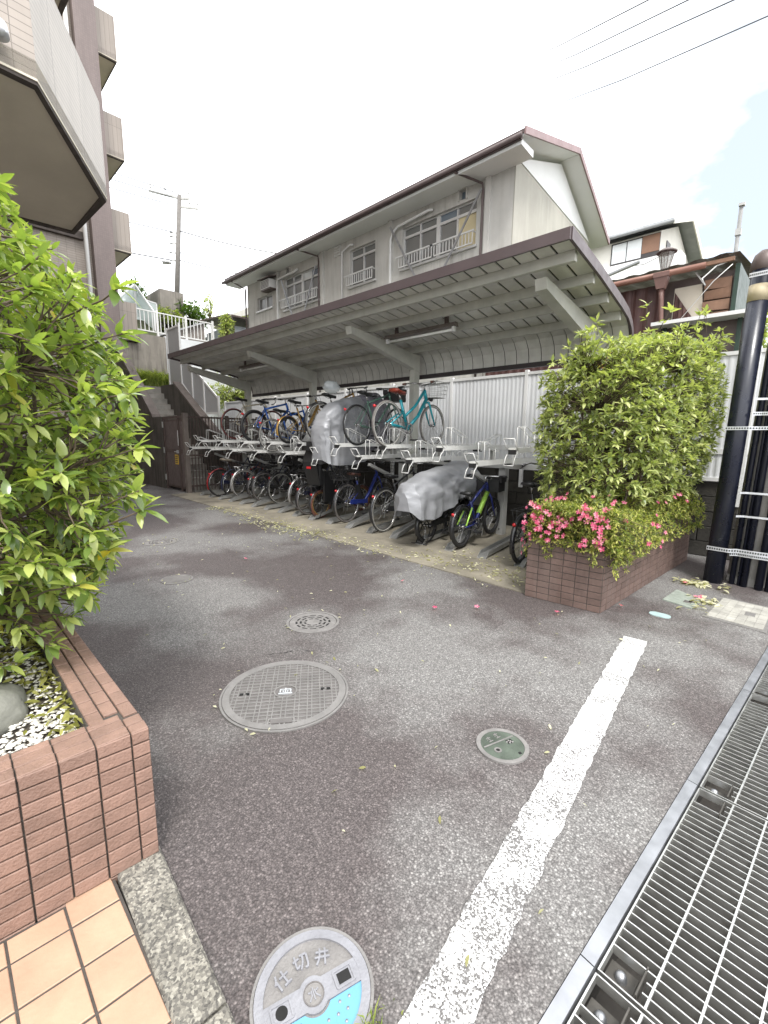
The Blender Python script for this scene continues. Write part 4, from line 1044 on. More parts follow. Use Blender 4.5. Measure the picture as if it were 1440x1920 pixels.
# ------------------------------------------------------------------ apartment building on the left
AP = thing('apartment_building', 'tall beige and mauve tiled apartment building with stacked balconies at the left', 'apartment building', (-12, 0, 0))
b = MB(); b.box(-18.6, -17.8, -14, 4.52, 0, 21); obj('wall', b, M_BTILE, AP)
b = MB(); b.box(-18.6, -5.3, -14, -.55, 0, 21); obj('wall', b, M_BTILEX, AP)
b = MB(); b.box(-18.7, -17.5, 4.52, 5.12, 0, 21); obj('pier', b, M_MTILE, AP)
def balcony(poly, z, h, mface, m_soff=M_BEIGE, drip=.05):
    """open balcony: slab with beige soffit, dark drip edge, tiled parapet along the polygon"""
    n = len(poly); P = [V((*p, 0)) for p in poly]
    b = MB(); b.prism(poly, z + .03, z + .2); o = obj('balcony', b, m_soff, AP)
    cen = sum(P, V((0, 0, 0))) / n
    inn = [p + (cen - p).normalized() * .16 for p in P]
    for i in range(n - 1):
        a, c, a2, c2 = P[i], P[i + 1], inn[i], inn[i + 1]
        b = MB(); b.hexa([a + Z * (z + drip), c + Z * (z + drip), c2 + Z * (z + drip), a2 + Z * (z + drip)], [a + Z * (z + h), c + Z * (z + h), c2 + Z * (z + h), a2 + Z * (z + h)]); obj('parapet', b, mface[i % len(mface)], o)
        i2 = [p + (cen - p).normalized() * .10 for p in (a, c)]; q = [p + (cen - p).normalized() * .012 for p in (a, c)]
        b = MB(); b.hexa([q[0] + Z * z, q[1] + Z * z, i2[1] + Z * z, i2[0] + Z * z], [q[0] + Z * (z + drip), q[1] + Z * (z + drip), i2[1] + Z * (z + drip), i2[0] + Z * (z + drip)]); obj('drip_edge', b, M_DRIP, o)
    return o
NP = [(-5.58, -.55), (-5.70, 1.13), (-7.66, 2.2), (-9.25, 2.13), (-9.35, -.55)]
for k in range(5):
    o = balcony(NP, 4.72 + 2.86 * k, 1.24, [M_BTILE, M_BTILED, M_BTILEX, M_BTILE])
    if k == 0:
        b = MB(); b.tube([(-5.70, .80, 4.97), (-5.54, .84, 4.96), (-5.48, .85, 4.93), (-5.46, .855, 4.84)], .06, 12); obj('overflow_spout', b, M_BAND, o)
b = MB(); b.tube([(-17.5, 4.32, 0), (-17.5, 4.32, 20)], .06, 8); obj('drain_pipe', b, M_WHITE, AP)
FP = [(-21.0, 5.13), (-17.88, 5.13), (-17.88, 5.76), (-21.0, 5.76)]
for k in range(5):
    o = balcony(FP, 4.74 + 2.86 * k, 1.27, [M_BTILE2], M_BEIGE, .05)
for k in range(4):
    b = MB(); b.box(-18.59, -17.65, -6, 4.30, 4.72 + 2.86 * k, 4.94 + 2.86 * k); obj('floor_band', b, M_DRIP, AP)

# ------------------------------------------------------------------ grey two-storey house behind the shelter
HY = 9.3
HS = thing('apartment_house', 'grey stucco two storey house with brown eaves behind the shelter', 'house', (-11, 12, 1))
XL, XR = -16.5, -5.36
openings = [(-15.80, -14.77, 6.06, 6.51), (-14.02, -12.04, 5.79, 6.80), (-10.60, -9.54, 5.82, 6.82), (-8.54, -6.29, 5.83, 6.81), (-6.75, -6.57, 6.885, 7.08), (-13.80, -13.62, 6.90, 7.08)]
def hx(y): return -.09 * (y - HY)
b = MB(); xs = sorted({XL, XR} | {o[0] for o in openings} | {o[1] for o in openings})
for a, c in zip(xs, xs[1:]):
    m = (a + c) / 2; zz = 1.0
    for o in sorted([o for o in openings if o[0] < m < o[1]], key=lambda o: o[2]):
        b.box(a, c, HY, HY + .22, zz, o[2]); zz = o[3]
    b.box(a, min(c, XR - .021), HY, HY + .22, zz, 7.24)
obj('front_wall', b, M_STUCCO, HS)
b = MB(); D = 5.2
b.hexa([(XR - .02, HY - .002, 1), (XR + .006, HY - .002, 1), (XR + .006 + hx(HY + D), HY + D, 1), (XR - .2 + hx(HY + D), HY + D, 1)], [(XR - .02, HY - .002, 7.24), (XR + .006, HY - .002, 7.24), (XR + .006 + hx(HY + D), HY + D, 7.24), (XR - .2 + hx(HY + D), HY + D, 7.24)]); obj('end_wall', b, M_STUCCOB, HS)
b = MB(); b.box(XL, XL + .2, HY + .221, HY + D, 1, 7.24); obj('end_wall', b, M_STUCCO, HS)
YE, ZE, YR, ZR, YB = 8.70, 7.26, 11.85, 8.30, 15.0
b = MB(); g_ = [(XR + .02 + hx(HY), HY + .02, 7.25), (XR + .02 + hx(HY + D), HY + D, 7.25), (XR + .02 + hx(YR), YR, 8.20)]
b.ext(g_, (-.12, 0, 0)); obj('gable', b, M_HWHITE, HS)
GX = -4.92
def rp_(x, y, z): return V((x + (hx(y) if x > -10 else 0), y, z))
for (y0, z0, y1, z1) in ((YE, ZE, YR, ZR), (YR, ZR, YB, ZE)):
    b = MB(); t_ = .075
    b.hexa([rp_(-17.1, y0, z0), rp_(GX, y0, z0), rp_(GX, y1, z1), rp_(-17.1, y1, z1)], [rp_(-17.1, y0, z0 + t_), rp_(GX, y0, z0 + t_), rp_(GX, y1, z1 + t_), rp_(-17.1, y1, z1 + t_)]); o = obj('roof', b, M_ROOF, HS)
    b = MB(); b.hexa([rp_(GX + .004, y0 - .02, z0 - .045), rp_(GX + .04, y0 - .02, z0 - .045), rp_(GX + .04, y1, z1 - .045), rp_(GX + .004, y1, z1 - .045)], [rp_(GX + .004, y0 - .02, z0 + .085), rp_(GX + .04, y0 - .02, z0 + .085), rp_(GX + .04, y1, z1 + .085), rp_(GX + .004, y1, z1 + .085)]); obj('bargeboard', b, M_ROOFP, o)
    b = MB(); b.hexa([rp_(-17.0, y0 + .02, z0 - .035), rp_(GX, y0 + .02, z0 - .035), rp_(GX, y1, z1 - .035), rp_(-17.0, y1, z1 - .035)], [rp_(-17.0, y0 + .02, z0 - .003), rp_(GX, y0 + .02, z0 - .003), rp_(GX, y1, z1 - .003), rp_(-17.0, y1, z1 - .003)]); obj('verge_soffit', b, M_HWHITE, o)
b = MB(); b.hexa([(-17.05, YE + .03, 7.10), (GX - .02, YE + .03, 7.10), (GX - .06, HY - .003, 7.10), (-17.05, HY - .003, 7.10)], [(-17.05, YE + .03, 7.20), (GX - .02, YE + .03, 7.20), (GX - .06, HY - .003, 7.23), (-17.05, HY - .003, 7.23)]); obj('soffit', b, M_HWHITE, HS)
b = MB(); b.tube([(-17.15, YE - .06, 7.19), (GX + .03, YE - .06, 7.21)], .045, 8); b.box(-17.1, GX, YE - .03, YE + .028, 7.16, 7.25); obj('gutter', b, M_ROOF, HS)
for x, w in ((-11.86, .13), (-8.93, .13), (-5.98, .12), (-14.34, .10)):
    b = MB(); b.box(x - w / 2, x + w / 2, HY - .07, HY - .001, 1, 7.098); obj('pilaster', b, M_STUCCO, HS)
def window(parent, x0, x1, z0, z1, cols, tz=None, mullion=None, panes=None, y=HY + .07):
    fr = MB(); t = .03
    fr.box(x0, x1, y, y + .06, z0, z0 + t); fr.box(x0, x1, y, y + .06, z1 - t, z1); fr.box(x0, x0 + t, y, y + .06, z0 + t, z1 - t); fr.box(x1 - t, x1, y, y + .06, z0 + t, z1 - t)
    w = obj('window', fr, M_ALUW, parent)
    if tz: b = MB(); b.box(x0 + t, x1 - t, y - .004, y + .06, tz - .03, tz + .03); obj('transom', b, M_ALUW, w)
    cw = (x1 - x0) / cols
    for i in range(1, cols):
        b = MB(); hw = .055 if mullion == i else .018; x = x0 + cw * i
        b.box(x - hw, x + hw, y - .008, y + .065, z0 + t, z1 - t); obj('mullion', b, M_ALUW, w)
    k = 0
    for i in range(cols):
        for a, c in ([(z0, tz), (tz, z1)] if tz else [(z0, z1)]):
            b = MB(); b.box(x0 + cw * i + .018, x0 + cw * (i + 1) - .018, y + .03 + .004 * (i % 2), y + .036 + .004 * (i % 2), a + .03, c - .03); obj('pane', b, (panes or [M_PANEF])[k % len(panes or [M_PANEF])], w); k += 1
    b = MB(); b.box(x0 - .05, x1 + .05, HY - .05, HY - .001, z0 - .055, z0 - .003); obj('sill', b, M_ALUW, w)
    return w
def win_rail(parent, x0, x1, z0, z1):
    b = MB(); y = HY - .13
    b.box(x0 - .12, x1 + .04, y - .015, y + .015, z1 - .035, z1); b.box(x0, x1, y - .012, y + .012, z0, z0 + .025)
    o = obj('window_railing', b, M_ALUW, parent)
    b = MB(); n = int((x1 - x0) / .085)
    for i in range(n + 1):
        x = x0 + (x1 - x0) * i / n; b.box(x - .008, x + .008, y - .008, y + .008, z0 + .0255, z1 - .0355)
    obj('balusters', b, M_ALUW, o)
    for x in (x0 + .01, (x0 + x1) / 2, x1 - .01): b = MB(); b.box(x - .012, x + .012, y + .0155, HY - .001, z1 - .03, z1 - .006); obj('bracket', b, M_ALUW, o)
window(HS, -15.80, -14.77, 6.06, 6.51, 2)
M_PD = mat_glass('dim_pane', (.12, .125, .12), .15); M_PC = mat_glass('cream_curtain', (.42, .36, .22), .5); M_PB = mat_glass('blue_pane', (.10, .125, .15), .1)
window(HS, -14.02, -12.04, 5.79, 6.80, 4, 6.56, 2, [M_PANEF, M_PD, M_PANEF, M_PD, M_PANEF, M_PANEL, M_PANEF, M_PB])
window(HS, -10.60, -9.54, 5.82, 6.82, 2, 6.60, None, [M_PANEF, M_PD])
window(HS, -8.54, -6.29, 5.83, 6.81, 4, 6.59, 2, [M_PANEF, M_PD, M_PANEF, M_PD, M_PANEF, M_PB, M_PC, M_PANEF])
for a, c in ((-14.02, -12.04), (-10.60, -9.54), (-8.54, -7.46), (-7.38, -6.29)): win_rail(HS, a, c, 5.82, 6.11)
for (x0, x1, z0, z1) in openings[4:]:
    b = MB(); b.box(x0 - .03, x1 + .03, HY - .05, HY - .001, z1 + .002, z1 + .03); b.box(x0 - .03, x0 - .002, HY - .05, HY - .001, z0 - .02, z1); b.box(x1 + .002, x1 + .03, HY - .05, HY - .001, z0 - .02, z1); o = obj('vent', b, M_STUCCO, HS)
    b = MB(); b.box(x0, x1, HY + .08, HY + .09, z0, z1); obj('pane', b, M_PB, o)
b = MB(); b.box(-11.27, -10.98, HY - .035, HY - .001, 6.80, 7.07); o = obj('vent', b, M_ALUW, HS)
b = MB()
for z in (6.86, 6.93, 7.0): b.box(-11.24, -11.01, HY - .05, HY - .0355, z, z + .02)
obj('louvre', b, M_STUCCO, o)
M_HPIPE = M_WHITE
for pts, r in (([(-13.10, HY - .07, 6.90), (-13.25, HY - .09, 6.85), (-14.25, HY - .09, 6.83), (-14.31, HY - .09, 6.75), (-14.33, HY - .09, 1)], .035), ([(-10.42, HY - .02, 6.93), (-10.50, HY - .09, 6.92), (-10.84, HY - .09, 6.82), (-10.86, HY - .09, 1)], .03),
               ([(-7.52, HY - .03, 6.93), (-7.60, HY - .1, 6.92), (-8.62, HY - .1, 6.85), (-8.80, HY - .1, 6.74), (-8.87, HY - .1, 6.6), (-8.88, HY - .1, 1)], .03)):
    b = MB(); b.tube(pts, r, 8); obj('vent_pipe', b, M_HPIPE, HS)
for x, s_ in ((-11.98, -1), (-6.09, -1)):
    b = MB(); b.tube([(x - .38, YE - .02, 7.14), (x - .02, HY - .08, 7.0), (x, HY - .08, 6.85), (x - .01, HY - .08, 1)], .025, 8); obj('downpipe', b, M_ROOF, HS)
b = MB(); b.tube([(XL - .06, YE, 7.15), (XL - .04, HY - .06, 6.98), (XL - .04, HY - .06, 1)], .03, 8); obj('downpipe', b, M_BROWN, HS)
for p, q, m in (((-8.83, HY - .16, 6.88), (-7.90, HY - .14, 5.40), M_GALV), ((-6.08, HY - .16, 6.86), (-7.12, HY - .14, 5.40), M_GALV), ((-13.95, HY - .16, 6.72), (-13.30, HY - .14, 5.35), M_GALV), ((-12.02, HY - .16, 6.72), (-12.75, HY - .14, 5.35), M_GALV)):
    b = MB(); b.bar(p, q, .05, .02, (0, 1, 0)); obj('brace', b, m, HS)
AC = thing('air_conditioner', 'old boxy window air conditioner under a small hood on the grey house wall', 'air conditioner', (-14.8, HY - .15, 6.6))
b = MB(); b.box(-15.08, -14.50, HY - .28, HY - .002, 6.60, 6.88); obj('casing', b, M_WHITE, AC)
b = MB(); b.ext([(-15.16, HY - .36, 6.90), (-14.42, HY - .36, 6.90), (-14.42, HY - .002, 6.99), (-15.16, HY - .002, 6.99)], (0, 0, .025)); obj('hood', b, M_BROWN, AC)
b = MB()
for k in range(6): b.box(-15.04, -14.54, HY - .289, HY - .2805, 6.63 + .04 * k, 6.645 + .04 * k)
obj('grille', b, M_DRIP, AC)
b = MB(); b.box(-15.08, -14.48, HY - .27, HY - .01, 6.55, 6.598); obj('bracket', b, M_BROWN, AC)

# ------------------------------------------------------------------ rusty shed, boards and lantern at the right
SY = 8.4
RS = thing('rusty_shed', 'maroon corrugated metal shed with brown gutter right of the grey house', 'shed', (-3, 9, 1))
def corr(b, x0, x1, y, z0, z1, pitch=.09, d=.02, slope=None):
    n = max(4, int((x1 - x0) / pitch * 4)); vs = []
    for i in range(n + 1):
        x = x0 + (x1 - x0) * i / n; yy = y - (0, d, d, 0)[i % 4]
        zt = z1 if slope is None else slope(x)
        vs += [(x, yy, z0), (x, yy, zt)]
    return b.add(vs, [(2 * i, 2 * i + 2, 2 * i + 3, 2 * i + 1) for i in range(n)])
b = MB(); corr(b, -5.3, -2.12, SY, 1, 3.90, .16, .015); obj('wall', b, M_MAROON, RS, fix=False)
b = MB(); corr(b, -1.98, -1.63, SY - .01, 1, 3.7, .06, .02, lambda x: 3.74 - (x + 1.98) * 1.55); obj('side_sheet', b, M_MAROON, RS, fix=False)
b = MB(); b.ext([(-1.99, SY + .01, 3.80), (-1.64, SY + .01, 3.80), (-1.60, SY + .01, 3.42), (-1.66, SY + .01, 3.0), (-2.0, SY + .01, 3.0)], (0, .03, 0)); obj('beige_board', b, M_PLY, RS)
for i, z in enumerate((3.24, 3.40, 3.56, 3.70)):
    b = MB(); b.hexa([(-1.60, SY + .02 - .05 * (i % 2), z), (-1.28, SY + .02, z - .01), (-1.28, SY + .05, z - .01), (-1.60, SY + .05, z)], [(-1.60, SY + .0 - .05 * (i % 2), z + .12), (-1.28, SY + .0, z + .13), (-1.28, SY + .05, z + .13), (-1.60, SY + .05, z + .12)]); obj('board', b, M_WOOD, RS)
b = MB(); b.box(-1.255, -1.20, SY - .02, SY + 2.5, 1, 3.98); obj('end_sheet', b, M_GREENM, RS)
n = 56; vs = []
for i in range(n + 1):
    x = -5.35 + (4.15) * i / n; z = (.0, .018, .018, 0)[i % 4]
    vs += [(x, SY - .22, 4.04 + z + .02 * (x + 3)), (x, SY + 3, 4.45 + z)]
b = MB(); b.add(vs, [(2 * i, 2 * i + 2, 2 * i + 3, 2 * i + 1) for i in range(n)]); obj('roof', b, M_MAROON, RS, fix=False)
b = MB(); b.bar((-3.5, SY - .20, 3.99), (-1.25, SY - .20, 4.0), .05, .05); obj('rafter_edge', b, M_WOOD, RS)
b = MB(); b.tube([(-5.3, SY - .27, 3.95), (-1.57, SY - .27, 3.97)], .045, 8); g_ = obj('gutter', b, M_COPPER, RS)
b = MB(); b.hexa([(-2.17, SY - .31, 3.76), (-2.06, SY - .31, 3.76), (-2.06, SY - .21, 3.76), (-2.17, SY - .21, 3.76)], [(-2.21, SY - .33, 3.92), (-2.02, SY - .33, 3.92), (-2.02, SY - .19, 3.92), (-2.21, SY - .19, 3.92)]); b.box(-2.22, -2.01, SY - .34, SY - .18, 3.9205, 3.985); obj('hopper', b, M_ROOFP if False else mat('hopper_brown', (.155, .085, .072), .55), g_)
b = MB(); b.tube([(-2.115, SY - .26, 3.78), (-2.10, SY - .26, 3.6), (-2.085, SY - .20, 3.3), (-2.085, SY - .2, 1)], .035, 8); obj('downpipe', b, MATS['hopper_brown'], g_)
b = MB(); b.tube([(-1.70, SY - .2, 3.92), (-1.55, SY - .25, 3.70), (-1.60, SY - .25, 3.80), (-1.45, SY - .2, 3.95), (-1.30, SY - .15, 4.0)], .010, 5); b.tube([(-1.9, SY - .1, 3.25), (-1.45, SY - .3, 3.72), (-1.25, SY - .3, 3.9)], .006, 5); obj('loose_cable', b, M_WHITE, RS)
LG = thing('ledge', 'pale flat sheet ledge in front of the rusty shed above the hedge', 'ledge', (-1.6, 8.1, 3.2))
b = MB(); b.box(-2.10, -.95, 7.75, 8.25, 3.155, 3.205); obj('sheet', b, M_WHITE, LG)
for x in (-2.0, -1.1): b = MB(); b.box(x, x + .05, 8.0, 8.05, 1, 3.1545); obj('leg', b, M_GREENM, LG)
b = MB(); b.box(-2.04, -1.0, 8.06, 8.09, 1, 3.1545); obj('skirt', b, M_BROWN, LG)
b = MB(); b.box(-2.2, -1.257, SY + .07, SY + .10, 1, 3.93); obj('back_board', b, M_BROWN, RS)
LN = thing('lantern', 'brown garden lantern with tapered glass and wide cap above the shed gutter', 'lantern', (-2.36, 9.2, 4.3))
b = MB(); b.cyl((-2.36, 9.2, 1), (-2.36, 9.2, 4.30), .035, None, 8); obj('post', b, M_BROWN, LN)
b = MB(); b.lathe([(.035, 4.28), (.075, 4.32), (.075, 4.36), (.05, 4.37)], 12, (-2.36, 9.2, 0)); obj('base', b, M_BROWN, LN)
b = MB(); b.lathe([(.060, 4.37), (.118, 4.62)], 6, (-2.36, 9.2, 0)); obj('glass', b, mat_clear('lantern_glass', (.35, .33, .30), .5), LN, fix=False)
for k in range(6):
    t = pi / 3 * k; b = MB(); b.bar((-2.36 + .062 * cos(t), 9.2 + .062 * sin(t), 4.37), (-2.36 + .12 * cos(t), 9.2 + .12 * sin(t), 4.62), .009, .009); obj('bar', b, M_BROWN, LN)
b = MB(); b.lathe([(.06, 4.615), (.155, 4.625), (.155, 4.64), (.08, 4.685), (0, 4.70)], 20, (-2.36, 9.2, 0)); obj('cap', b, M_BROWN, LN)

# ------------------------------------------------------------------ cream house beyond
H2 = thing('cream_house', 'cream house with grey roof and white curtained window beyond the rusty shed', 'house', (-10, 34, 1))
Y2 = 32.0
M_CREAM = mat('cream_wall', (.66, .64, .58), .85, 0, .05, 1); M_GROOF = mat('slate_roof', (.24, .25, .255), .6, 0, .12, 2); M_SHUT = mat('brown_shutter', (.22, .12, .075), .6, 0, .08, 3)
b = MB(); b.box(-16, -8.6, Y2, Y2 + 7, 1, 13.72); obj('wall', b, M_CREAM, H2)
b = MB(); b.ext([(-8.598, Y2 + .05, 13.72), (-8.598, Y2 + 7, 13.72), (-8.598, Y2 + 3.5, 15.0)], (-.1, 0, 0)); obj('gable', b, M_CREAM, H2)
for (y0, z0, y1, z1) in ((Y2 - .7, 13.75, Y2 + 3.5, 15.2), (Y2 + 3.5, 15.2, Y2 + 7.7, 13.75)):
    b = MB(); b.hexa([(-16.5, y0, z0), (-7.85, y0, z0), (-7.85, y1, z1), (-16.5, y1, z1)], [(-16.5, y0, z0 + .2), (-7.85, y0, z0 + .2), (-7.85, y1, z1 + .2), (-16.5, y1, z1 + .2)]); o = obj('roof', b, M_GROOF, H2)
    b = MB(); b.hexa([(-7.849, y0, z0 - .12), (-7.78, y0, z0 - .12), (-7.78, y1, z1 - .12), (-7.849, y1, z1 - .12)], [(-7.849, y0, z0 + .24), (-7.78, y0, z0 + .24), (-7.78, y1, z1 + .24), (-7.849, y1, z1 + .24)]); obj('bargeboard', b, M_CREAM, o)
b = MB(); b.tube([(-16, Y2 - .75, 13.78), (-7.8, Y2 - .75, 13.78)], .10, 6); obj('gutter', b, M_GROOF, H2)
b = MB(); b.box(-11.35, -8.62, Y2 - .06, Y2 - .002, 12.36, 13.62); w = obj('window', b, mat('dark_frame', (.035, .03, .03), .4), H2)
for a, c, m in ((-11.27, -10.46, M_PANEL), (-10.40, -9.60, M_PANEL)):
    b = MB(); b.box(a, c, Y2 - .075, Y2 - .0605, 12.44, 13.54); obj('pane', b, m, w)
b = MB(); b.box(-9.56, -8.63, Y2 - .10, Y2 - .061, 12.62, 13.58); obj('shutter', b, M_SHUT, w)
b = MB(); b.box(-8.598, -8.55, Y2 + 1.2, Y2 + 2.0, 12.4, 13.5); obj('window', b, MATS['dark_frame'], H2)
b = MB(); b.box(-12, -7.2, Y2 - 1.2, Y2 - .003, 11.1, 11.95); obj('balcony', b, mat('balcony_white', (.74, .74, .73), .7, 0, .04, 1), H2)
b = MB(); b.ext([(-12.5, Y2 - 2.6, 10.6), (-8.9, Y2 - 2.6, 11.35), (-8.9, Y2 - 2.6, 11.45), (-12.5, Y2 - 2.6, 10.7)], (0, .25, 0)); obj('lean_to_roof', b, M_GROOF, H2)
b = MB(); b.tube([(-12, Y2 - 1.3, 11.6), (-11, Y2 - 1.3, 11.35), (-10, Y2 - 1.3, 11.7), (-9, Y2 - 1.3, 11.6), (-8, Y2 - 1.3, 11.9)], .02, 4); obj('cable', b, M_WIRE, H2)
AN = thing('antenna_mast', 'thin pale mast standing alone against the sky at the right', 'mast', (-3.05, 20, 1))
b = MB(); b.tube([(-3.05, 20, 1), (-3.05, 20, 9.2)], [.075, .06], 8); obj('mast', b, mat('mast_grey', (.20, .20, .195), .6), AN)
b = MB(); b.box(-3.12, -2.96, 19.9, 20.1, 9.2, 9.28); b.box(-3.13, -2.97, 19.92, 20.08, 8.3, 8.5); obj('cap', b, M_RACKPOST, AN)

# ------------------------------------------------------------------ conduit pole at the right edge
CP = thing('conduit_pole', 'concrete pole wrapped in black conduit pipes held by steel bands at the right edge', 'utility pole', (-.40, 6.02, 0))
ln_ = V((.020, .0, 1))
def lp(x, y, z): return V((x, y, 0)) + ln_ * z
b = MB(); b.tube([lp(-.44, 6.04, -.1), lp(-.44, 6.04, 9)], [.185, .14], 18); obj('pole', b, M_POLE, CP)
pipes = [(-.715, 5.80, .088, 3.12), (-.560, 5.85, .026, 9), (-.500, 5.83, .016, 9), (-.457, 5.82, .030, 9), (-.335, 5.80, .036, 9), (-.258, 5.80, .032, 9), (-.185, 5.83, .034, 9), (-.115, 5.86, .032, 9)]
for i, (x, y, r, zt) in enumerate(pipes):
    b = MB(); b.tube([lp(x, y, 0), lp(x, y, zt)], r, 14); o = obj('conduit', b, M_CONDUIT, CP)
    if i == 0:
        b = MB(); b.tube([lp(x, y, zt - .30), lp(x, y, zt - .15)], r * 1.02, 14); obj('yellow_band', b, mat('cream_band', (.40, .34, .22), .5), o)
        b = MB(); b.lathe([(r * 1.0, -.02), (r * 1.12, .0), (r * 1.12, .06), (r * .9, .12), (r * .4, .16), (0, .17)], 14, lp(x, y, zt), True); obj('end_cap', b, M_BROWN, o)
b = MB(); b.tube([lp(-.64, 5.88, 3.0), lp(-.64, 5.88, 9)], .055, 10); obj('grey_pipe', b, M_RACKPOST, CP)
M_HOLE = M_SLOT
def band(z, x0, x1, h=.05, holes=True, bow=.02):
    """perforated steel strip bent round the front of the pipes"""
    n = 34; b = MB(); hb2 = MB(); P = []
    for i in range(n + 1):
        u = i / n; x = x0 + (x1 - x0) * u
        y = 5.70 + (.06 if x > -.61 else 0) * min(1, (x + .61) / .06 if x > -.61 else 0) - bow * sin(pi * u)
        P.append(lp(x, y, z))
    for p, q in zip(P, P[1:]):
        b.hexa([p - Z * h / 2, q - Z * h / 2, q + V((0, .004, -h / 2)), p + V((0, .004, -h / 2))], [p + Z * h / 2, q + Z * h / 2, q + V((0, .004, h / 2)), p + V((0, .004, h / 2))])
        if holes:
            a_, c_ = lerp(p, q, .18), lerp(p, q, .78); e = V((0, -.0015, 0)); hh = h * .21
            hb2.quad(a_ + e - Z * hh, c_ + e - Z * hh, c_ + e + Z * hh, a_ + e + Z * hh)
    o = obj('steel_band', b, M_BAND, CP)
    if holes: obj('band_holes', hb2, M_HOLE, o, fix=False)
band(.38, -.80, -.10, .042); band(.345, -.60, -.10, .040)
band(1.62, -.80, -.08, .034); band(1.76, -.60, -.08, .034); band(3.05, -.80, -.3, .04)
for z in (.98, .74, 1.90, 2.45): band(z, -.60, -.09, .020, False, .005)

# ------------------------------------------------------------------ two-tier bicycle racks
U = V((-.09, 1, 0)).normalized()            # direction the bicycles point
UA = atan2(U.y, U.x)
RU = Matrix.Rotation(UA, 4, 'Z')            # local x -> U
def tray_parts():
    """upper tray, local: x along, z up, origin at its front end on the channel floor"""
    ch = MB()
    for y0, y1, z0, z1 in ((-.05, .05, -.012, 0), (-.055, -.049, -.012, .045), (.049, .055, -.012, .045)): ch.box(.0, 1.02, y0, y1, z0, z1)
    ch.add([(1.02, -.055, -.012), (1.02, .055, -.012), (1.02, .055, .03), (1.02, -.055, .03), (1.02, -.055, .045), (1.08, -.055, .10), (1.12, -.055, .03)], [(0, 1, 2, 3)])
    for y in (-.058, .052): ch.ext([(1.0, y, -.012), (1.12, y, -.012), (1.12, y, .05), (1.05, y, .105)], (0, .006, 0))
    for y0, y1, z0, z1 in ((-.062, .062, -.03, -.014), (-.066, -.060, -.03, .04), (.060, .066, -.03, .04)): ch.box(1.0, 1.86, y0, y1, z0, z1)
    g = MB(); r = .0065
    for s in (-1, 1):
        g.tube([(.02, s * .05, .01), (-.055, s * .062, .055), (-.12, s * .062, .145)], r, 5)
        g.tube([(.02, s * .05, .0), (-.06, s * .055, -.06), (-.10, s * .055, -.15)], r, 5)
    g.tube([(-.12, -.062, .145), (-.12, .062, .145)], r, 5); g.tube([(-.10, -.055, -.15), (-.10, .055, -.15)], r, 5)
    pad = MB(); pad.box(-.035, .01, -.04, .04, -.03, .022)
    h = MB()
    for y in (-.042, .042): h.tube([(.20, y, .0), (.20, y, .275), (.24, y, .282), (.60, y, .165), (.62, y, .155), (.62, y, 0)], .0055, 5)
    for x, z in ((.20, .275), (.62, .155)): h.tube([(x, -.042, z), (x, .042, z)], .0055, 5)
    for y in (-.042, .042): h.tube([(.50, y, .0), (.50, y, .196)], .005, 5)
    h2 = MB()
    for y in (-.042, .042): h2.tube([(1.22, y, -.02), (1.22, y, .09), (1.66, y, .205), (1.68, y, .20), (1.68, y, -.02)], .0055, 5); h2.tube([(1.5, y, 0), (1.5, y, .155)], .005, 5)
    h2.tube([(1.66, -.042, .205), (1.66, .042, .205)], .0055, 5)
    cl = MB(); cl.box(.96, 1.06, -.05, .05, -.045, -.013)
    return [('tray', ch, M_RACK), ('front_handle', g, M_RACK), ('bumper', pad, M_BLKP), ('wheel_guide', h, M_RACK), ('wheel_guide', h2, M_RACK), ('roller', cl, M_BLKP)]
TP = [(n, b.mesh(n, m), m) for n, b, m in tray_parts()]
RK = thing('bicycle_rack', 'white two tier sliding bicycle rack under the shelter', 'bicycle rack', (-7, 5.6, 0))
LOWX = [-3.03 - 1.02 * k for k in range(9)]; HIGHX = [-2.515 - 1.02 * k for k in range(9)]
ZL, ZH = 1.175, 1.35
def tray(x, z, y=4.62, tilt=.0):
    mw = Matrix.Translation((x, y, z)) @ RU @ Matrix.Rotation(-tilt, 4, 'Y')
    t = inst('tray', TP[0][1], RK, mw=mw)
    for n, me, m in TP[1:]:
        o = bpy.data.objects.new(n, me); COL.objects.link(o); o.parent = t
    return t
for x in LOWX: tray(x, ZL)
for x in HIGHX: tray(x, ZH)
def along(x, y): return x + (y - 4.62) * U.x / U.y
for yb, zb in ((6.13, 1.085),):
    b = MB(); b.box(-11.6, -2.05, yb - .025, yb + .025, zb - .03, zb + .03); obj('cross_beam', b, M_RACKPOST, RK)
for yb in (6.13,):
    for x in HIGHX:
        xx = along(x, yb); b = MB(); b.box(xx - .03, xx + .03, yb - .025, yb + .025, zb + .031, ZH - .031); obj('tray_support', b, M_RACKPOST, RK)
for x in (-3.52, -5.62, -7.7, -9.75, -11.5):
    b = MB(); b.box(x - .055, x + .055, 6.17, 6.28, .012, 1.16); o = obj('post', b, M_RACKPOST, RK)
    b = MB(); b.bar((x, 6.17, .70), (x, 5.36, 1.03), .06, .05); obj('strut', b, M_RACKPOST, RK)
    b = MB(); b.cyl((x, 6.168, .10), (x, 6.16, .10), .012, None, 8); obj('bolt', b, M_BLKP, o)
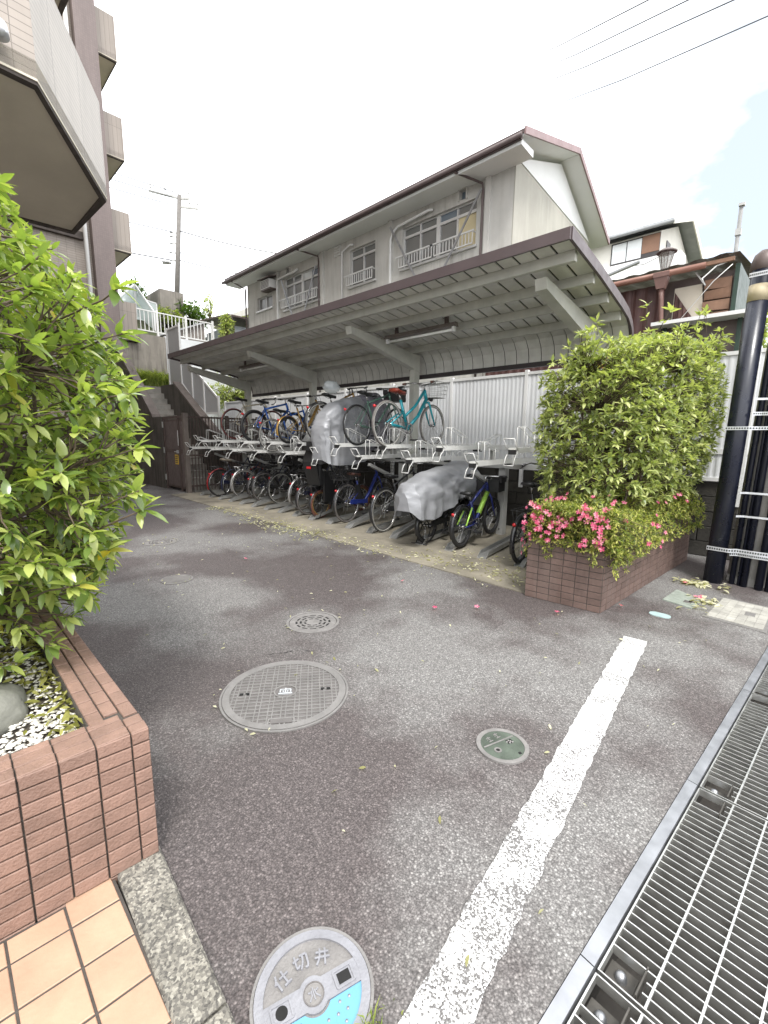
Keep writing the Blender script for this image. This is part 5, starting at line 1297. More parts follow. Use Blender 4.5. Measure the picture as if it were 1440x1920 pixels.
# floor rails
def rail_parts(raised):
    b = MB(); h = .30 if raised else .07
    P = [(0, .008), (.10, .03), (.9, .05 + (h - .07) * .55), (1.75, h)]
    for y0, y1, up in ((-.055, .055, .0), (-.060, -.054, .05), (.054, .060, .05)):
        for (xa, za), (xb, zb_) in zip(P, P[1:]):
            ua, ub = (0 if xa == 0 else up), up
            b.hexa([(xa, y0, za - .008), (xb, y0, zb_ - .008), (xb, y1, zb_ - .008), (xa, y1, za - .008)], [(xa, y0, za + ua), (xb, y0, zb_ + ub), (xb, y1, zb_ + ub), (xa, y1, za + ua)])
    h2 = MB()
    for y in (-.045, .045): h2.tube([(.95, y, .05), (1.0, y, .26), (1.06, y, .28), (1.5, y, .42), (1.55, y, .40), (1.6, y, h)], .0055, 5)
    return b.mesh('floor_rail', M_ALU), h2.mesh('wheel_guide', M_RACK)
RL = [rail_parts(False), rail_parts(True)]
for k in range(18):
    x = -2.42 - .51 * k; i = k % 2
    # the photograph shows the kid bike's rail rising
    mw = Matrix.Translation((x, 4.74, .012)) @ Matrix.Rotation(UA + .05, 4, 'Z')
    t = inst('floor_rail', RL[0 if i else 1][0] if k != 2 else RL[1][0], RK, mw=mw)
    if i == 0 or k == 2:
        o = bpy.data.objects.new('wheel_guide', RL[1][1]); COL.objects.link(o); o.parent = t

# ------------------------------------------------------------------ bicycles
def paint(name, c, metal=.2, rough=.32): return mat(name, c, rough, metal, .05, 6, coat=.4)
P_BLACK = paint('paint_black', (.014, .014, .016)); P_NAVY = paint('paint_navy', (.015, .020, .055)); P_BLUE = paint('paint_blue', (.012, .10, .42))
P_TURQ = paint('paint_turquoise', (.012, .28, .34)); P_GREEN = paint('paint_sage', (.085, .17, .13)); P_GOLD = paint('paint_mustard', (.34, .20, .045))
P_LIME = paint('paint_lime', (.38, .66, .10)); P_KBLUE = paint('paint_deep_blue', (.02, .03, .17)); P_RED = paint('paint_red', (.28, .012, .015))
P_SILV = mat('paint_silver', (.42, .42, .42), .35, .7, .08, 8); P_DBLUE = paint('paint_royal', (.015, .030, .19)); P_BEIGE = paint('paint_cream', (.45, .40, .30))
M_CHROME = mat('chrome', (.40, .40, .40), .22, 1, .05, 10); M_SPOKE = mat('spoke', (.38, .38, .37), .3, .9, .05, 10)
M_GREYT = mat('grey_tyre', (.11, .10, .095), .7, 0, .2, 14); M_MAROONT = mat('maroon_tyre', (.105, .030, .028), .6, 0, .15, 14)
M_BRT = mat('brown_tyre', (.12, .045, .03), .65, 0, .15, 14); M_WSIDE = mat('pale_sidewall', (.42, .41, .38), .6, 0, .1, 14)
M_REDREF = mat('red_reflector', (.55, .012, .02), .2, 0, .05, 10, coat=.6); M_BASK = mat('basket_wire', (.045, .045, .047), .4, .4, .1, 14)
M_BASKS = mat('basket_wire_steel', (.42, .42, .41), .35, .8, .1, 14); M_SADR = mat('saddle_red', (.24, .035, .018), .4, 0, .15, 20); M_SADB = mat('saddle_brown', (.10, .04, .028), .45, 0, .2, 20)
M_SADC = mat('saddle_cream', (.38, .33, .27), .5, 0, .2, 20); M_CLOTHG = mat('grey_cloth', (.11, .105, .125), .75, 0, .2, 8)
WM = {}
def wheel_meshes(r, tw, tyre, rim, whitewall):
    k = (r, tw, tyre.name, rim.name, whitewall)
    if k not in WM:
        b = MB(); b.torus((0, 0, 0), r - tw / 2, tw / 2, 36, 7)
        ri = r - tw * 1.12; c = MB(); c.torus((0, 0, 0), ri, .010, 32, 5, 'Y', 1.2)
        s = MB()
        for i in range(28):
            t = 2 * pi * i / 28; t2 = t + (.55 if i % 4 < 2 else -.55); y = .026 if i % 2 else -.026
            s.tube([(.020 * cos(t2), y, .020 * sin(t2)), (ri * cos(t), 0, ri * sin(t))], .0013, 3, smooth=False, caps=False)
        h = MB(); h.cyl((0, -.045, 0), (0, .045, 0), .016, None, 10); h.cyl((0, -.03, 0), (0, -.024, 0), .026, None, 10); h.cyl((0, .024, 0), (0, .03, 0), .026, None, 10); h.cyl((0, -.07, 0), (0, .07, 0), .006, None, 6)
        w = None
        if whitewall:
            w = MB()
            for y in (-tw * .36, tw * .36): ring_y(w, (0, y, 0), r - tw * .95, r - tw * .35, .003)
            w = w.mesh('sidewall', M_WSIDE)
        WM[k] = (b.mesh('wheel', tyre), c.mesh('rim', rim), s.mesh('spokes', M_SPOKE), h.mesh('hub', M_CHROME), w)
    return WM[k]
def ring_y(b, c, r0, r1, w, n=36):
    vs = []; fs = []
    for i in range(n):
        t = 2 * pi * i / n
        for r, y in ((r0, -w), (r1, -w), (r1, w), (r0, w)): vs.append((c[0] + r * cos(t), c[1] + y, c[2] + r * sin(t)))
    for i in range(n):
        for k in range(4): j = (i + 1) % n; fs.append((i * 4 + k, i * 4 + (k + 1) % 4, j * 4 + (k + 1) % 4, j * 4 + k))
    return b.add(vs, fs)
def wire_basket(b, c, lx, ly, h, taper=.82, wr=.0028, nx=6, ny=6, nz=4):
    x, y, z = c
    def P(u, v, t): k = taper + (1 - taper) * t; return (x + u * lx / 2 * k, y + v * ly / 2 * k, z + t * h)
    for t in [i / nz for i in range(nz + 1)]:
        b.tube([P(-1, -1, t), P(1, -1, t), P(1, 1, t), P(-1, 1, t)], wr * (1.8 if t == 1 else 1), 4, True, False)
    for i in range(nx + 1):
        u = -1 + 2 * i / nx
        b.tube([P(u, -1, 1), P(u, -1, 0), P(u, 1, 0), P(u, 1, 1)], wr, 4, False, False, False)
    for i in range(1, ny):
        v = -1 + 2 * i / ny
        b.tube([P(-1, v, 1), P(-1, v, 0), P(1, v, 0), P(1, v, 1)], wr, 4, False, False, False)
    return b
def bicycle(label, x, y, z=.012, yaw=0.0, lean=0.0, pitch=0.0, r=.335, tw=.036, wb=1.06, style='city', fm=P_BLACK, fork_m=None, tyre=M_BLK, rim=M_CHROME, whitewall=False, saddle_m=M_BLKP,
            seat=.82, bar=1.0, mud=None, rear_mud_only=False, basket=None, rack=False, rear_basket=None, child_seat=False, bar_style='city', guard=True, stand=False, light=True, battery=False, crank=.17,
            grip_m=M_BLKP, steer=0.0, bag=False, reflect=True, fat_frame=1.0, long_back=False, group='bicycles parked in the racks', turn=None, accent=None):
    T = thing('bicycle', label, 'bicycle', (0, 0, 0), group)
    k = fat_frame
    ra, fa = V((0, 0, r)), V((wb, 0, r))
    bb = V((wb * .41, 0, r * .82 if r > .3 else r * .95)); st = V((wb * .41 - .30 * (seat - bb.z) , 0, seat - .14)) ; sd = st + V((-.035, 0, .12))
    ht = V((wb - .60 * (bar - r) * .52 - .03, 0, bar - .12)); hb = V((wb - .60 * (bar - .16 - r) * .52 - .02, 0, bar - .27))
    # wheels
    wms = wheel_meshes(r, tw, tyre, rim, whitewall)
    for a in (ra, fa):
        w = inst('wheel', wms[0], T, loc=a); w.rotation_euler = (0, random.uniform(0, 6), 0)
        for me in wms[1:]:
            if me: o = bpy.data.objects.new(me.name.split('.')[0], me); COL.objects.link(o); o.parent = w
    f = MB(); R = .0165 * k
    if style == 'city':
        mid = lerp(ht, bb, .55) + V((-.05, 0, -.05))
        f.tube([hb + V((-.005, 0, .02)), lerp(hb, bb, .45) + V((.0, 0, -.05)), bb], R * 1.25, 8)
        f.tube([ht + V((-.01, 0, -.02)), lerp(ht, lerp(bb, st, .45), .5) + V((.02, 0, -.045)), lerp(bb, st, .42)], R, 8)
        sj = lerp(bb, st, .62)
    elif style == 'low':
        f.tube([hb + V((0, 0, .04)), lerp(hb, bb, .5) + V((-.03, 0, -.07)), bb], R * 1.9, 10); sj = lerp(bb, st, .6)
    elif style == 'ecity':
        f.tube([hb + V((0, 0, .05)), lerp(hb, bb, .5) + V((-.02, 0, -.05)), bb + V((-.02, 0, .03))], R * 1.9, 10); sj = lerp(bb, st, .6)
    else:
        f.tube([hb + V((0, 0, .02)), bb], R * 1.3, 8); sj = lerp(bb, st, .92)
        f.tube([ht + V((0, 0, -.02)), sj], R * 1.05, 8)
    f.tube([bb, st], R, 8); f.tube([hb, ht], R * 1.25, 8)
    f.cyl(bb + V((0, -.036, 0)), bb + V((0, .036, 0)), .022, None, 10)
    for s in (-1, 1):
        f.tube([ra + V((0, s * .062, 0)), lerp(ra, bb, .55) + V((0, s * .05, 0)), bb + V((0, s * .022, 0))], .009 * k, 6)
        f.tube([ra + V((0, s * .062, 0)), lerp(ra, sj, .6) + V((0, s * .045, 0)), sj + V((0, s * .02, 0))], .008 * k, 6)
    obj('frame', f, fm, T)
    if accent:
        f = MB(); f.tube([lerp(hb, bb, .03) + V((.0, 0, .012)), lerp(hb, bb, .72) + V((0, 0, .012))], R * 1.75, 8)
        for s in (-1, 1): f.tube([ra + V((0, s * .066, .02)), lerp(ra, sj, .75) + V((0, s * .05, .02))], .0125, 6)
        obj('accent_cover', f, accent, T)
    f = MB(); cr = hb + V((.004, 0, -.03))
    for s in (-1, 1): f.tube([cr + V((0, s * .03, 0)), cr + V((.012, s * .05, -.03)), lerp(cr, fa, .6) + V((-.01, s * .055, 0)), fa + V((0, s * .055, 0))], [.013 * k, .013 * k, .011 * k, .008 * k], 7)
    f.cyl(cr + V((0, -.045, 0)), cr + V((0, .045, 0)), .015, None, 8)
    obj('fork', f, fork_m or fm, T)
    f = MB(); f.tube([st - (sd - st) * .2, sd + V((0, 0, -.03))], .0125, 8); obj('seat_post', f, M_CHROME, T)
    # saddle
    f = MB(); vs = []; n = 9
    for i in range(n):
        t = i / (n - 1); xx = sd.x - .13 + .27 * t; w = .085 * (1 - t) ** .55 + .018 if style == 'city' else .07 * max(0, 1 - t * 1.25) ** .6 + .020
        zt = sd.z + .02 * (1 - t) + (.012 if t < .15 else 0)
        vs += [(xx, -w, zt - .035), (xx, -w * .8, zt - .004), (xx, 0, zt + .006), (xx, w * .8, zt - .004), (xx, w, zt - .035), (xx, 0, zt - .05)]
    fs = [(i * 6 + q, i * 6 + (q + 1) % 6, i * 6 + 6 + (q + 1) % 6, i * 6 + 6 + q) for i in range(n - 1) for q in range(6)] + [tuple(range(6)), tuple((n - 1) * 6 + q for q in range(6))[::-1]]
    f.add(vs, fs, True); s_ = obj('saddle', f, saddle_m, T)
    f = MB()
    for s in (-1, 1): f.tube([(sd.x - .09, s * .03, sd.z - .03), (sd.x - .02, s * .022, sd.z - .055), (sd.x + .09, s * .012, sd.z - .03)], .0035, 5)
    obj('saddle_rail', f, M_CHROME, s_)
    # handlebar
    f = MB(); top = ht + V((-.025, 0, .08)); f.tube([ht, top], .012, 8)
    g = []
    if bar_style == 'city':
        f.tube([top + V((.03, 0, 0)), top], .011, 6)
        for s in (-1, 1):
            pts = [top + V((.03, 0, 0)), top + V((.05, s * .12, .03)), top + V((.02, s * .24, .05)), top + V((-.06, s * .265, .035)), top + V((-.15, s * .27, .02))]
            f.tube(pts, .0105, 7); g.append((pts[3] * .5 + pts[4] * .5, pts[4] + V((-.03, 0, -.006)), s))
    elif bar_style == 'flat':
        f.tube([top, top + V((.06, 0, .01))], .013, 7)
        f.tube([top + V((.05, -.29, .02)), top + V((.06, 0, .01)), top + V((.05, .29, .02))], .011, 7)
        for s in (-1, 1): g.append((top + V((.052, s * .19, .017)), top + V((.048, s * .30, .02)), s))
    else:
        f.tube([top, top + V((.09, 0, .01))], .013, 7)
        for s in (-1, 1):
            pts = [top + V((.09, 0, .01)), top + V((.09, s * .2, .01)), top + V((.17, s * .21, .0)), top + V((.18, s * .215, -.07)), top + V((.12, s * .22, -.12)), top + V((.06, s * .22, -.13))]
            f.tube(pts, .0115, 7); g.append((pts[2] + V((-.05, 0, 0)), pts[2] + V((.03, 0, .03)), s))
    hbn = obj('handlebar', f, M_BLKP if bar_style == 'drop' else M_CHROME, T)
    for p, q, s in g:
        f = MB(); f.tube([p, q], .0165, 8); obj('grip', f, grip_m, hbn)
        if bar_style != 'drop':
            d = (V(q) - V(p)).normalized(); o2 = V((.045, 0, -.015)) if bar_style == 'flat' else V((0, s * .03, -.03))
            f = MB(); f.tube([p - d * .03 + o2 * .6, p + o2, q + o2 * 1.1], .005, 5); obj('brake_lever', f, M_BLKP, hbn)
    # cables
    f = MB()
    for s in (-.6, 1): f.tube([top + V((.06, s * .08, .02)), top + V((.13, s * .05, -.06)), hb + V((.04, s * .03, .0)), lerp(hb, bb, .3) + V((.0, s * .025, 0))], .003, 4)
    obj('brake_cable', f, M_BLKP, T)
    # drivetrain
    f = MB(); cx = bb + V((0, -.05, 0)); ring_y(f, cx, .060, .082, .0025, 28)
    for i in range(5): t = 2 * pi * i / 5; f.bar(cx, cx + V((.068 * cos(t), 0, .068 * sin(t))), .003, .014, (0, 1, 0))
    ang = random.uniform(0, 6.28); da = V((cos(ang), 0, sin(ang))) * crank
    f.bar(bb + V((0, -.06, 0)), bb + V((0, -.068, 0)) + da, .010, .020, (0, 1, 0)); f.bar(bb + V((0, .06, 0)), bb + V((0, .068, 0)) - da, .010, .020, (0, 1, 0))
    ring_y(f, ra + V((0, -.048, 0)), .018, .034, .006, 14)
    ck = obj('crankset', f, M_CHROME if fm is not P_BLACK else M_BLKP, T)
    for s, d in ((-1, da), (1, -da)):
        f = MB(); p = bb + V((0, s * .068, 0)) + d; f.box(p.x - .045, p.x + .045, p.y + s * .05 - .045, p.y + s * .05 + .045, p.z - .012, p.z + .012); obj('pedal', f, M_BLKP, ck)
    f = MB(); f.bar(bb + V((.0, -.05, .080)), ra + V((0, -.05, .034)), .006, .007); f.bar(bb + V((.0, -.05, -.080)), ra + V((0, -.05, -.034)), .006, .007); obj('chain', f, M_GREYT, T)
    if guard:
        f = MB(); f.bar(bb + V((.07, -.062, .055)), ra + V((.02, -.062, .035)), .008, .07); obj('chain_guard', f, M_BLKP if fm is P_BLACK else fm, T)
    # mudguards
    if mud:
        for a, t0, t1 in ((ra, .25, 3.55), (fa, .75, 3.3)):
            if a is fa and rear_mud_only: continue
            vs = []; n = 18
            for i in range(n + 1):
                t = t0 + (t1 - t0) * i / n
                for y_, rr in ((-.026, r + .008), (-.018, r + .018), (0, r + .022), (.018, r + .018), (.026, r + .008)): vs.append(a + V((rr * cos(t), y_, rr * sin(t))))
            f = MB(); f.add(vs, [(i * 5 + q, i * 5 + q + 1, i * 5 + 6 + q, i * 5 + 5 + q) for i in range(n) for q in range(4)], True); m_ = obj('mudguard', f, mud, T, fix=False)
            f = MB(); t = 2.6
            for s in (-1, 1): f.tube([a + V((0, s * .05, 0)), a + V((cos(t) * (r + .01), s * .028, sin(t) * (r + .01)))], .0025, 4)
            obj('mudguard_stay', f, M_CHROME, m_)
    if rack or rear_basket or child_seat:
        f = MB(); zr = r * 2 + .075
        for s in (-1, 1):
            f.tube([V((.16, s * .05, zr)), V((-.24, s * .06, zr))], .006, 5); f.tube([V((-.03, s * .062, r)), V((-.06, s * .06, zr))], .005, 5); f.tube([V((-.03, s * .062, r)), V((-.2, s * .06, zr))], .005, 5)
        for xx in (-.24, -.1, .04, .16): f.tube([V((xx, -.06, zr)), V((xx, .06, zr))], .005, 5)
        obj('rear_rack', f, M_CHROME if mud is P_SILV else M_BLKP, T)
        if rear_basket:
            f = MB(); wire_basket(f, (-.08, 0, zr + .015), .44, .34, .24); obj('rear_basket', f, rear_basket, T)
        if child_seat:
            f = MB(); z0 = zr + .02
            f.add([(.10, -.16, z0), (-.16, -.16, z0), (-.27, -.18, z0 + .42), (-.20, -.14, z0 + .66), (-.13, -.14, z0 + .66), (-.14, -.17, z0 + .40), (-.06, -.17, z0 + .14), (.12, -.17, z0 + .16),
                   (.10, .16, z0), (-.16, .16, z0), (-.27, .18, z0 + .42), (-.20, .14, z0 + .66), (-.13, .14, z0 + .66), (-.14, .17, z0 + .40), (-.06, .17, z0 + .14), (.12, .17, z0 + .16)],
                  [(0, 1, 2, 3, 4, 5, 6, 7), (8, 9, 10, 11, 12, 13, 14, 15)] + [(i, (i + 1) % 8, 8 + (i + 1) % 8, 8 + i) for i in range(8)])
            for s in (-1, 1):
                f.box(-.08, .14, s * .17 - .025, s * .17 + .025, z0 - .30, z0 + .26); f.box(.06, .16, s * .17 - .03, s * .17 + .03, z0 - .36, z0 - .28)
            c_ = obj('child_seat', f, M_BLKP, T)
            f = MB(); f.box(-.285, -.27, -.05, .05, z0 + .30, z0 + .34); obj('reflector', f, M_REDREF, c_)
            f = MB(); f.box(-.31, -.13, -.14, .14, z0 + .62, z0 + .78); obj('headrest', f, M_BLKP, c_)
    if basket:
        f = MB(); c0 = ht + V((.24, 0, -.10)); wire_basket(f, c0, .30, .38, .235); obj('basket', f, basket, T)
        f = MB()
        for s in (-1, 1): f.tube([fa + V((0, s * .06, 0)), c0 + V((.02, s * .08, 0))], .004, 5)
        obj('basket_stay', f, M_CHROME, T)
    if bag:
        f = MB(); c0 = ht + V((.16, 0, -.02)); f.box(c0.x - .10, c0.x + .12, -.17, .17, c0.z - .12, c0.z + .06); f.box(c0.x - .08, c0.x + .1, -.2, .2, c0.z + .02, c0.z + .10); hb_ = obj('handlebar_bag', f, M_BLKP, T)
        for s in (-1, 1):
            f = MB(); ring_y(f, (c0.x - .105, s * .06, c0.z + .07), .014, .022, .004, 16); obj('buckle', f, M_CHROME, hb_)
    if battery:
        f = MB(); p, q = lerp(bb, st, .12) + V((-.06, 0, .02)), lerp(bb, st, .8) + V((-.06, 0, 0)); f.bar(p, q, .08, .11, (1, 0, 0)); obj('battery', f, M_BLKP, T)
    if stand:
        f = MB()
        for s in (-1, 1): f.tube([ra + V((0, s * .07, 0)), V((-.12, s * .09, .02))], .007, 5); f.tube([V((-.12, s * .09, .012)), V((-.22, s * .10, .03))], .006, 5)
        f.tube([V((-.12, -.09, .015)), V((-.12, .09, .015))], .007, 5); obj('kickstand', f, M_BLKP, T)
    if reflect:
        f = MB(); zz = r * 2 * .86; xx = -r * .76; f.cyl((xx - .025, 0, zz), (xx - .04, 0, zz - .005), .022, None, 10); f.bar((xx, 0, zz), (xx - .025, 0, zz), .012, .02); obj('reflector', f, M_REDREF, T)
    if light:
        f = MB(); p = hb + V((.07, 0, .03)); f.cyl(p, p + V((.07, 0, -.01)), .022, .03, 10); obj('headlight', f, M_BLKP, T)
    T.location = (x, y, z); T.rotation_euler = (lean, -pitch, UA + yaw)
    return T
random.seed(11)
B_ = bicycle
# lower row, right to left
B_('black electric city bicycle with hub motor half hidden by the brick planter', -2.47, 4.88, r=.30, tw=.045, style='ecity', fm=P_BLACK, mud=P_BLACK, seat=.97, bar=1.16, basket=M_BASK, rack=True, rim=M_BLKP, wb=1.05, battery=True)
B_('childs mountain bicycle in lime green and deep blue beside the silver cover', -3.40, 4.98, .03, r=.285, tw=.052, wb=.95, style='mtb', fm=P_KBLUE, fork_m=P_KBLUE, mud=P_BLACK, rear_mud_only=True, seat=.74, bar=.93, bar_style='flat', bag=True, guard=False, pitch=.03, rim=P_BLACK, fat_frame=1.25, yaw=.03, accent=P_LIME)
FATB = B_('black electric bicycle with small wheels, lower half showing under a silver cover', -3.93, 4.88, r=.255, tw=.05, wb=1.10, style='ecity', fm=P_BLACK, mud=P_BLACK, seat=.80, bar=.97, battery=True, rim=M_BLKP, stand=True, rack=True)
B_('tall black city bicycle with grey basket, just left of the silver covered one', -4.88, 4.99, r=.345, tw=.036, fm=P_BLACK, style='diamond', mud=P_BLACK, rear_mud_only=True, basket=M_BASK, seat=.90, bar=1.08, whitewall=True, bar_style='flat', yaw=.05)
B_('royal blue step through bicycle with black rear box basket and brown saddle', -5.88, 5.08, r=.34, style='low', fm=P_DBLUE, mud=P_BLACK, basket=M_BASK, rear_basket=M_BASK, saddle_m=M_SADB, seat=.86, bar=1.05, tyre=M_GREYT, battery=True, yaw=.06)
B_('black electric bicycle with child seat, reddish brown tyres and kickstand', -6.56, 5.03, r=.262, tw=.052, wb=1.12, style='ecity', fm=P_BLACK, mud=P_BLACK, child_seat=True, basket=M_BASK, seat=.80, bar=1.02, tyre=M_BRT, stand=True, battery=True, rim=P_GOLD)
B_('dark bicycle with grey tyres squeezed next to the child seat bicycle', -6.98, 5.06, r=.30, style='city', fm=P_BLACK, mud=P_BLACK, seat=.82, bar=1.02, tyre=M_GREYT, basket=M_BASK)
B_('black bicycle with bright silver mudguards left of the child seat bicycle', -7.55, 5.30, r=.325, style='city', fm=P_NAVY, mud=P_SILV, seat=.82, bar=1.02, tyre=M_GREYT, basket=M_BASK, rack=True)
B_('large black bicycle with pale sidewalls and sloping diamond frame', -8.54, 5.44, r=.345, style='diamond', fm=P_BLACK, mud=P_BLACK, seat=.88, bar=1.06, whitewall=True, bar_style='flat', rack=True)
B_('black bicycle with thin grey tyres, fifth lower bicycle from the picket fence', -9.02, 5.33, r=.335, style='city', fm=P_BLACK, seat=.85, bar=1.04, tyre=M_GREYT, basket=M_BASK, mud=P_BLACK)
B_('small dark bicycle, fourth lower bicycle from the picket fence, half hidden', -9.35, 5.36, r=.30, style='city', fm=P_NAVY, mud=P_BLACK, seat=.80, bar=1.0, tyre=M_GREYT, basket=M_BASK)
B_('dark city bicycle with wide silver mudguard and pale rim near the gate', -9.85, 5.27, r=.345, style='city', fm=P_BLACK, mud=P_SILV, seat=.84, bar=1.05, tyre=M_GREYT, basket=M_BASK, rack=True, whitewall=True)
B_('dark navy bicycle with navy mudguard, second from the picket fence', -10.20, 5.20, r=.335, style='city', fm=P_NAVY, mud=P_NAVY, seat=.86, bar=1.05, basket=M_BASKS, rack=True)
B_('bicycle with red mudguard and cream and brown saddle next to the picket fence', -10.56, 5.02, r=.335, style='city', fm=P_NAVY, mud=P_RED, seat=.92, bar=1.05, saddle_m=M_SADC, rack=True, basket=M_BASK)
# upper row, right to left
B_('turquoise bicycle with red brown saddle and steel basket on the upper tier', -4.585, 4.74, ZH + .004, r=.335, style='city', fm=P_TURQ, mud=None, basket=M_BASKS, saddle_m=M_SADR, seat=.83, bar=.99, whitewall=True, tyre=M_GREYT, grip_m=M_SADB, fat_frame=1.35, wb=1.10, guard=False, yaw=-.04)
B_('sage green diamond frame bicycle with black tyres behind the turquoise one', -5.56, 5.03, ZH + .004, r=.335, tw=.032, style='diamond', fm=P_GREEN, seat=.88, bar=1.02, bar_style='flat', guard=False, bag=True, light=False)
CUPB = B_('bicycle on the upper tier hidden under a silver and grey cover', -6.09, 5.05, ZL + .004, r=.325, style='city', fm=P_BLACK, seat=.88, bar=1.05, light=False)
B_('mustard framed bicycle with large pale rimmed wheel and black mudguard on the upper tier', -6.40, 4.93, ZH + .03, r=.352, style='diamond', fm=P_GOLD, mud=P_BLACK, rear_mud_only=True, seat=.86, bar=1.05, whitewall=True, tyre=M_BLK, bar_style='drop')
B_('small wheeled mustard folding bicycle with orange lamp on the upper tier', -7.60, 5.05, ZH + .004, r=.262, tw=.042, wb=1.0, style='low', fm=P_GOLD, mud=P_GOLD, rear_mud_only=True, seat=.84, bar=1.0, bar_style='flat', guard=False)
B_('bright blue bicycle with thin pale tyres, lower one of two blue bicycles', -8.10, 5.0, ZL + .004, r=.335, tw=.032, style='diamond', fm=P_BLUE, seat=.86, bar=1.0, bar_style='flat', whitewall=True, guard=False)
B_('black and blue mountain bicycle with thick black tyres on the upper tier', -8.66, 4.94, ZH - .01, r=.35, tw=.058, style='mtb', fm=P_BLUE, fork_m=P_BLUE, seat=.90, bar=1.0, bar_style='flat', guard=False, rim=P_BLACK, fat_frame=1.2, light=False)
B_('slim road bicycle with maroon tyres at the left end of the upper tier', -9.66, 5.0, ZH + .07, r=.345, tw=.032, style='diamond', fm=P_BEIGE, tyre=M_MAROONT, seat=.92, bar=.98, bar_style='drop', guard=False, rim=P_BLACK, light=False, reflect=False)

# covers
def cover(name, label, secs, m, kk=3, seed=1, thick=.0, amp=.042):
    """draped cloth: cross-sections (x, half width, bottom z, top z, roundness) along local x, wrinkled"""
    n = 40; vs = []; NS = len(secs) * kk
    def S(t):
        i = min(int(t), len(secs) - 2); u = t - i; u = u * u * (3 - 2 * u); return [a + (b - a) * u for a, b in zip(secs[i], secs[i + 1])]
    tt = [(len(secs) - 1) * i / (NS - 1) for i in range(NS)]
    for t in tt:
        x, w, zb, zt, rd = S(t)
        for k in range(n + 1):
            a = pi * k / n; c, s_ = cos(a), sin(a)
            y = w * (abs(c) ** rd) * (1 if c > 0 else -1); z = zb + (zt - zb) * (s_ ** (rd * .8 if s_ > 0 else 1))
            p = V((x, y, z))
            f1 = mnoise.noise(V((x * 2.0 + seed, y * 1.5, z * 2.0)))
            s1 = z * 8.5 - x * 3.4 + .9 * f1; f2 = .5 - abs(mnoise.noise(V((s1, x * .8 + seed, y * 1.2)))) * 1.6
            f3 = .5 - abs(mnoise.noise(V((x * 3.1 + z * 5.0, seed * 2, y * 3 + z)))) * 1.4
            fold = .35 * f1 + .75 * f2 + .70 * f3 + 1.25 * (1 - s_) ** 1.3 * (.5 - 1.5 * abs(mnoise.noise(V((x * 5.0 + .5 * f1, seed * 3, z * .6)))))
            q = p + V((.1 * fold * amp, (1 if c >= 0 else -1) * fold * amp * (.35 + abs(c)), fold * amp * .6 * s_))
            if k in (0, n): q.z += .02 * mnoise.noise(V((x * 6, y, seed)))
            vs.append(q)
    b = MB(); W = n + 1
    b.add(vs, [(i * W + k, i * W + k + 1, (i + 1) * W + k + 1, (i + 1) * W + k) for i in range(NS - 1) for k in range(n)], True)
    b.add([vs[k] for k in range(W)], [tuple(range(W))[::-1]]); b.add([vs[(NS - 1) * W + k] for k in range(W)], [tuple(range(W))])
    return b
def mat_cover(name, c, rough, metal):
    q = N(name); p = q.pos()
    w1 = q.noise(p, 4, 3, .5, (1, 1, 2.2)); w2 = q.noise(p, 11, 3, .5)
    q.col(q.mix(1, c, q.rng(w1, .3, .7, .85, 1.12), 'MULTIPLY')); q.rough(rough); q.b.inputs['Metallic'].default_value = metal
    q.bump(q.math('ADD', w1, q.math('MULTIPLY', w2, .3)), .35, .03); return q.m
M_COVS = mat_cover('cover_silver', (.275, .28, .295), .5, .2); M_COVG = mat_cover('cover_grey', (.17, .165, .19), .6, .1)
def place(o, x, y, z, yaw=0):
    o.location = (x, y, z); o.rotation_euler = (0, 0, UA + yaw); return o
c1 = cover('bicycle_cover', '', [(-.56, .05, .54, .78, .7), (-.48, .17, .44, .90, .6), (-.10, .22, .40, 1.00, .6), (.25, .23, .52, 1.06, .7), (.55, .24, .64, 1.10, .8), (.80, .28, .72, 1.16, .8), (.98, .27, .72, 1.14, .8), (1.22, .16, .44, 1.0, .8), (1.35, .06, .42, .82, .8)], M_COVS, 12, 3)
o = obj('bicycle_cover', c1, M_COVS, None, fix=False); place(o, -3.93, 4.88, .0); tag(o, 'wrinkled silver bicycle cover draped over the black electric bicycle on the ground', 'bicycle cover')
c2 = cover('bicycle_cover', '', [(-.48, .10, -.04, .38, .5), (-.455, .17, -.08, .52, .45), (-.36, .20, -.12, .72, .5), (-.12, .215, -.14, .90, .5), (.20, .23, -.12, 1.00, .6), (.50, .22, -.05, 1.04, .7)], M_COVS, 12, 9)
o = obj('bicycle_cover', c2, M_COVS, None, fix=False); tag(o, 'wrinkled silver cover hanging over a bicycle on the upper tier', 'bicycle cover')
c3 = cover('cloth', '', [(.48, .23, .10, 1.05, .7), (.75, .26, .12, 1.14, .8), (.98, .29, .12, 1.16, .8), (1.2, .20, .1, 1.02, .8), (1.38, .06, .2, .75, .8)], M_COVG, 8, 5)
obj('grey_panel', c3, M_COVG, o, fix=False); place(o, -6.09, 5.05, ZL - .02)
bm = bmesh.new(); bmesh.ops.create_icosphere(bm, subdivisions=3, radius=1)
for v in bm.verts: v.co = V((v.co.x * .13, v.co.y * .17, v.co.z * .11)) * (1 + .22 * mnoise.noise(v.co * 3.1))
me = bpy.data.meshes.new('plastic_bag'); bm.to_mesh(me); bm.free(); me.materials.append(mat_clear('clear_bag', (.72, .76, .78), .5))
for p in me.polygons: p.use_smooth = True
o = bpy.data.objects.new('plastic_bag', me); COL.objects.link(o); o.location = (-6.55, 5.30, 2.38); tag(o, 'crumpled clear plastic bag tied over a saddle on the upper tier', 'plastic bag')

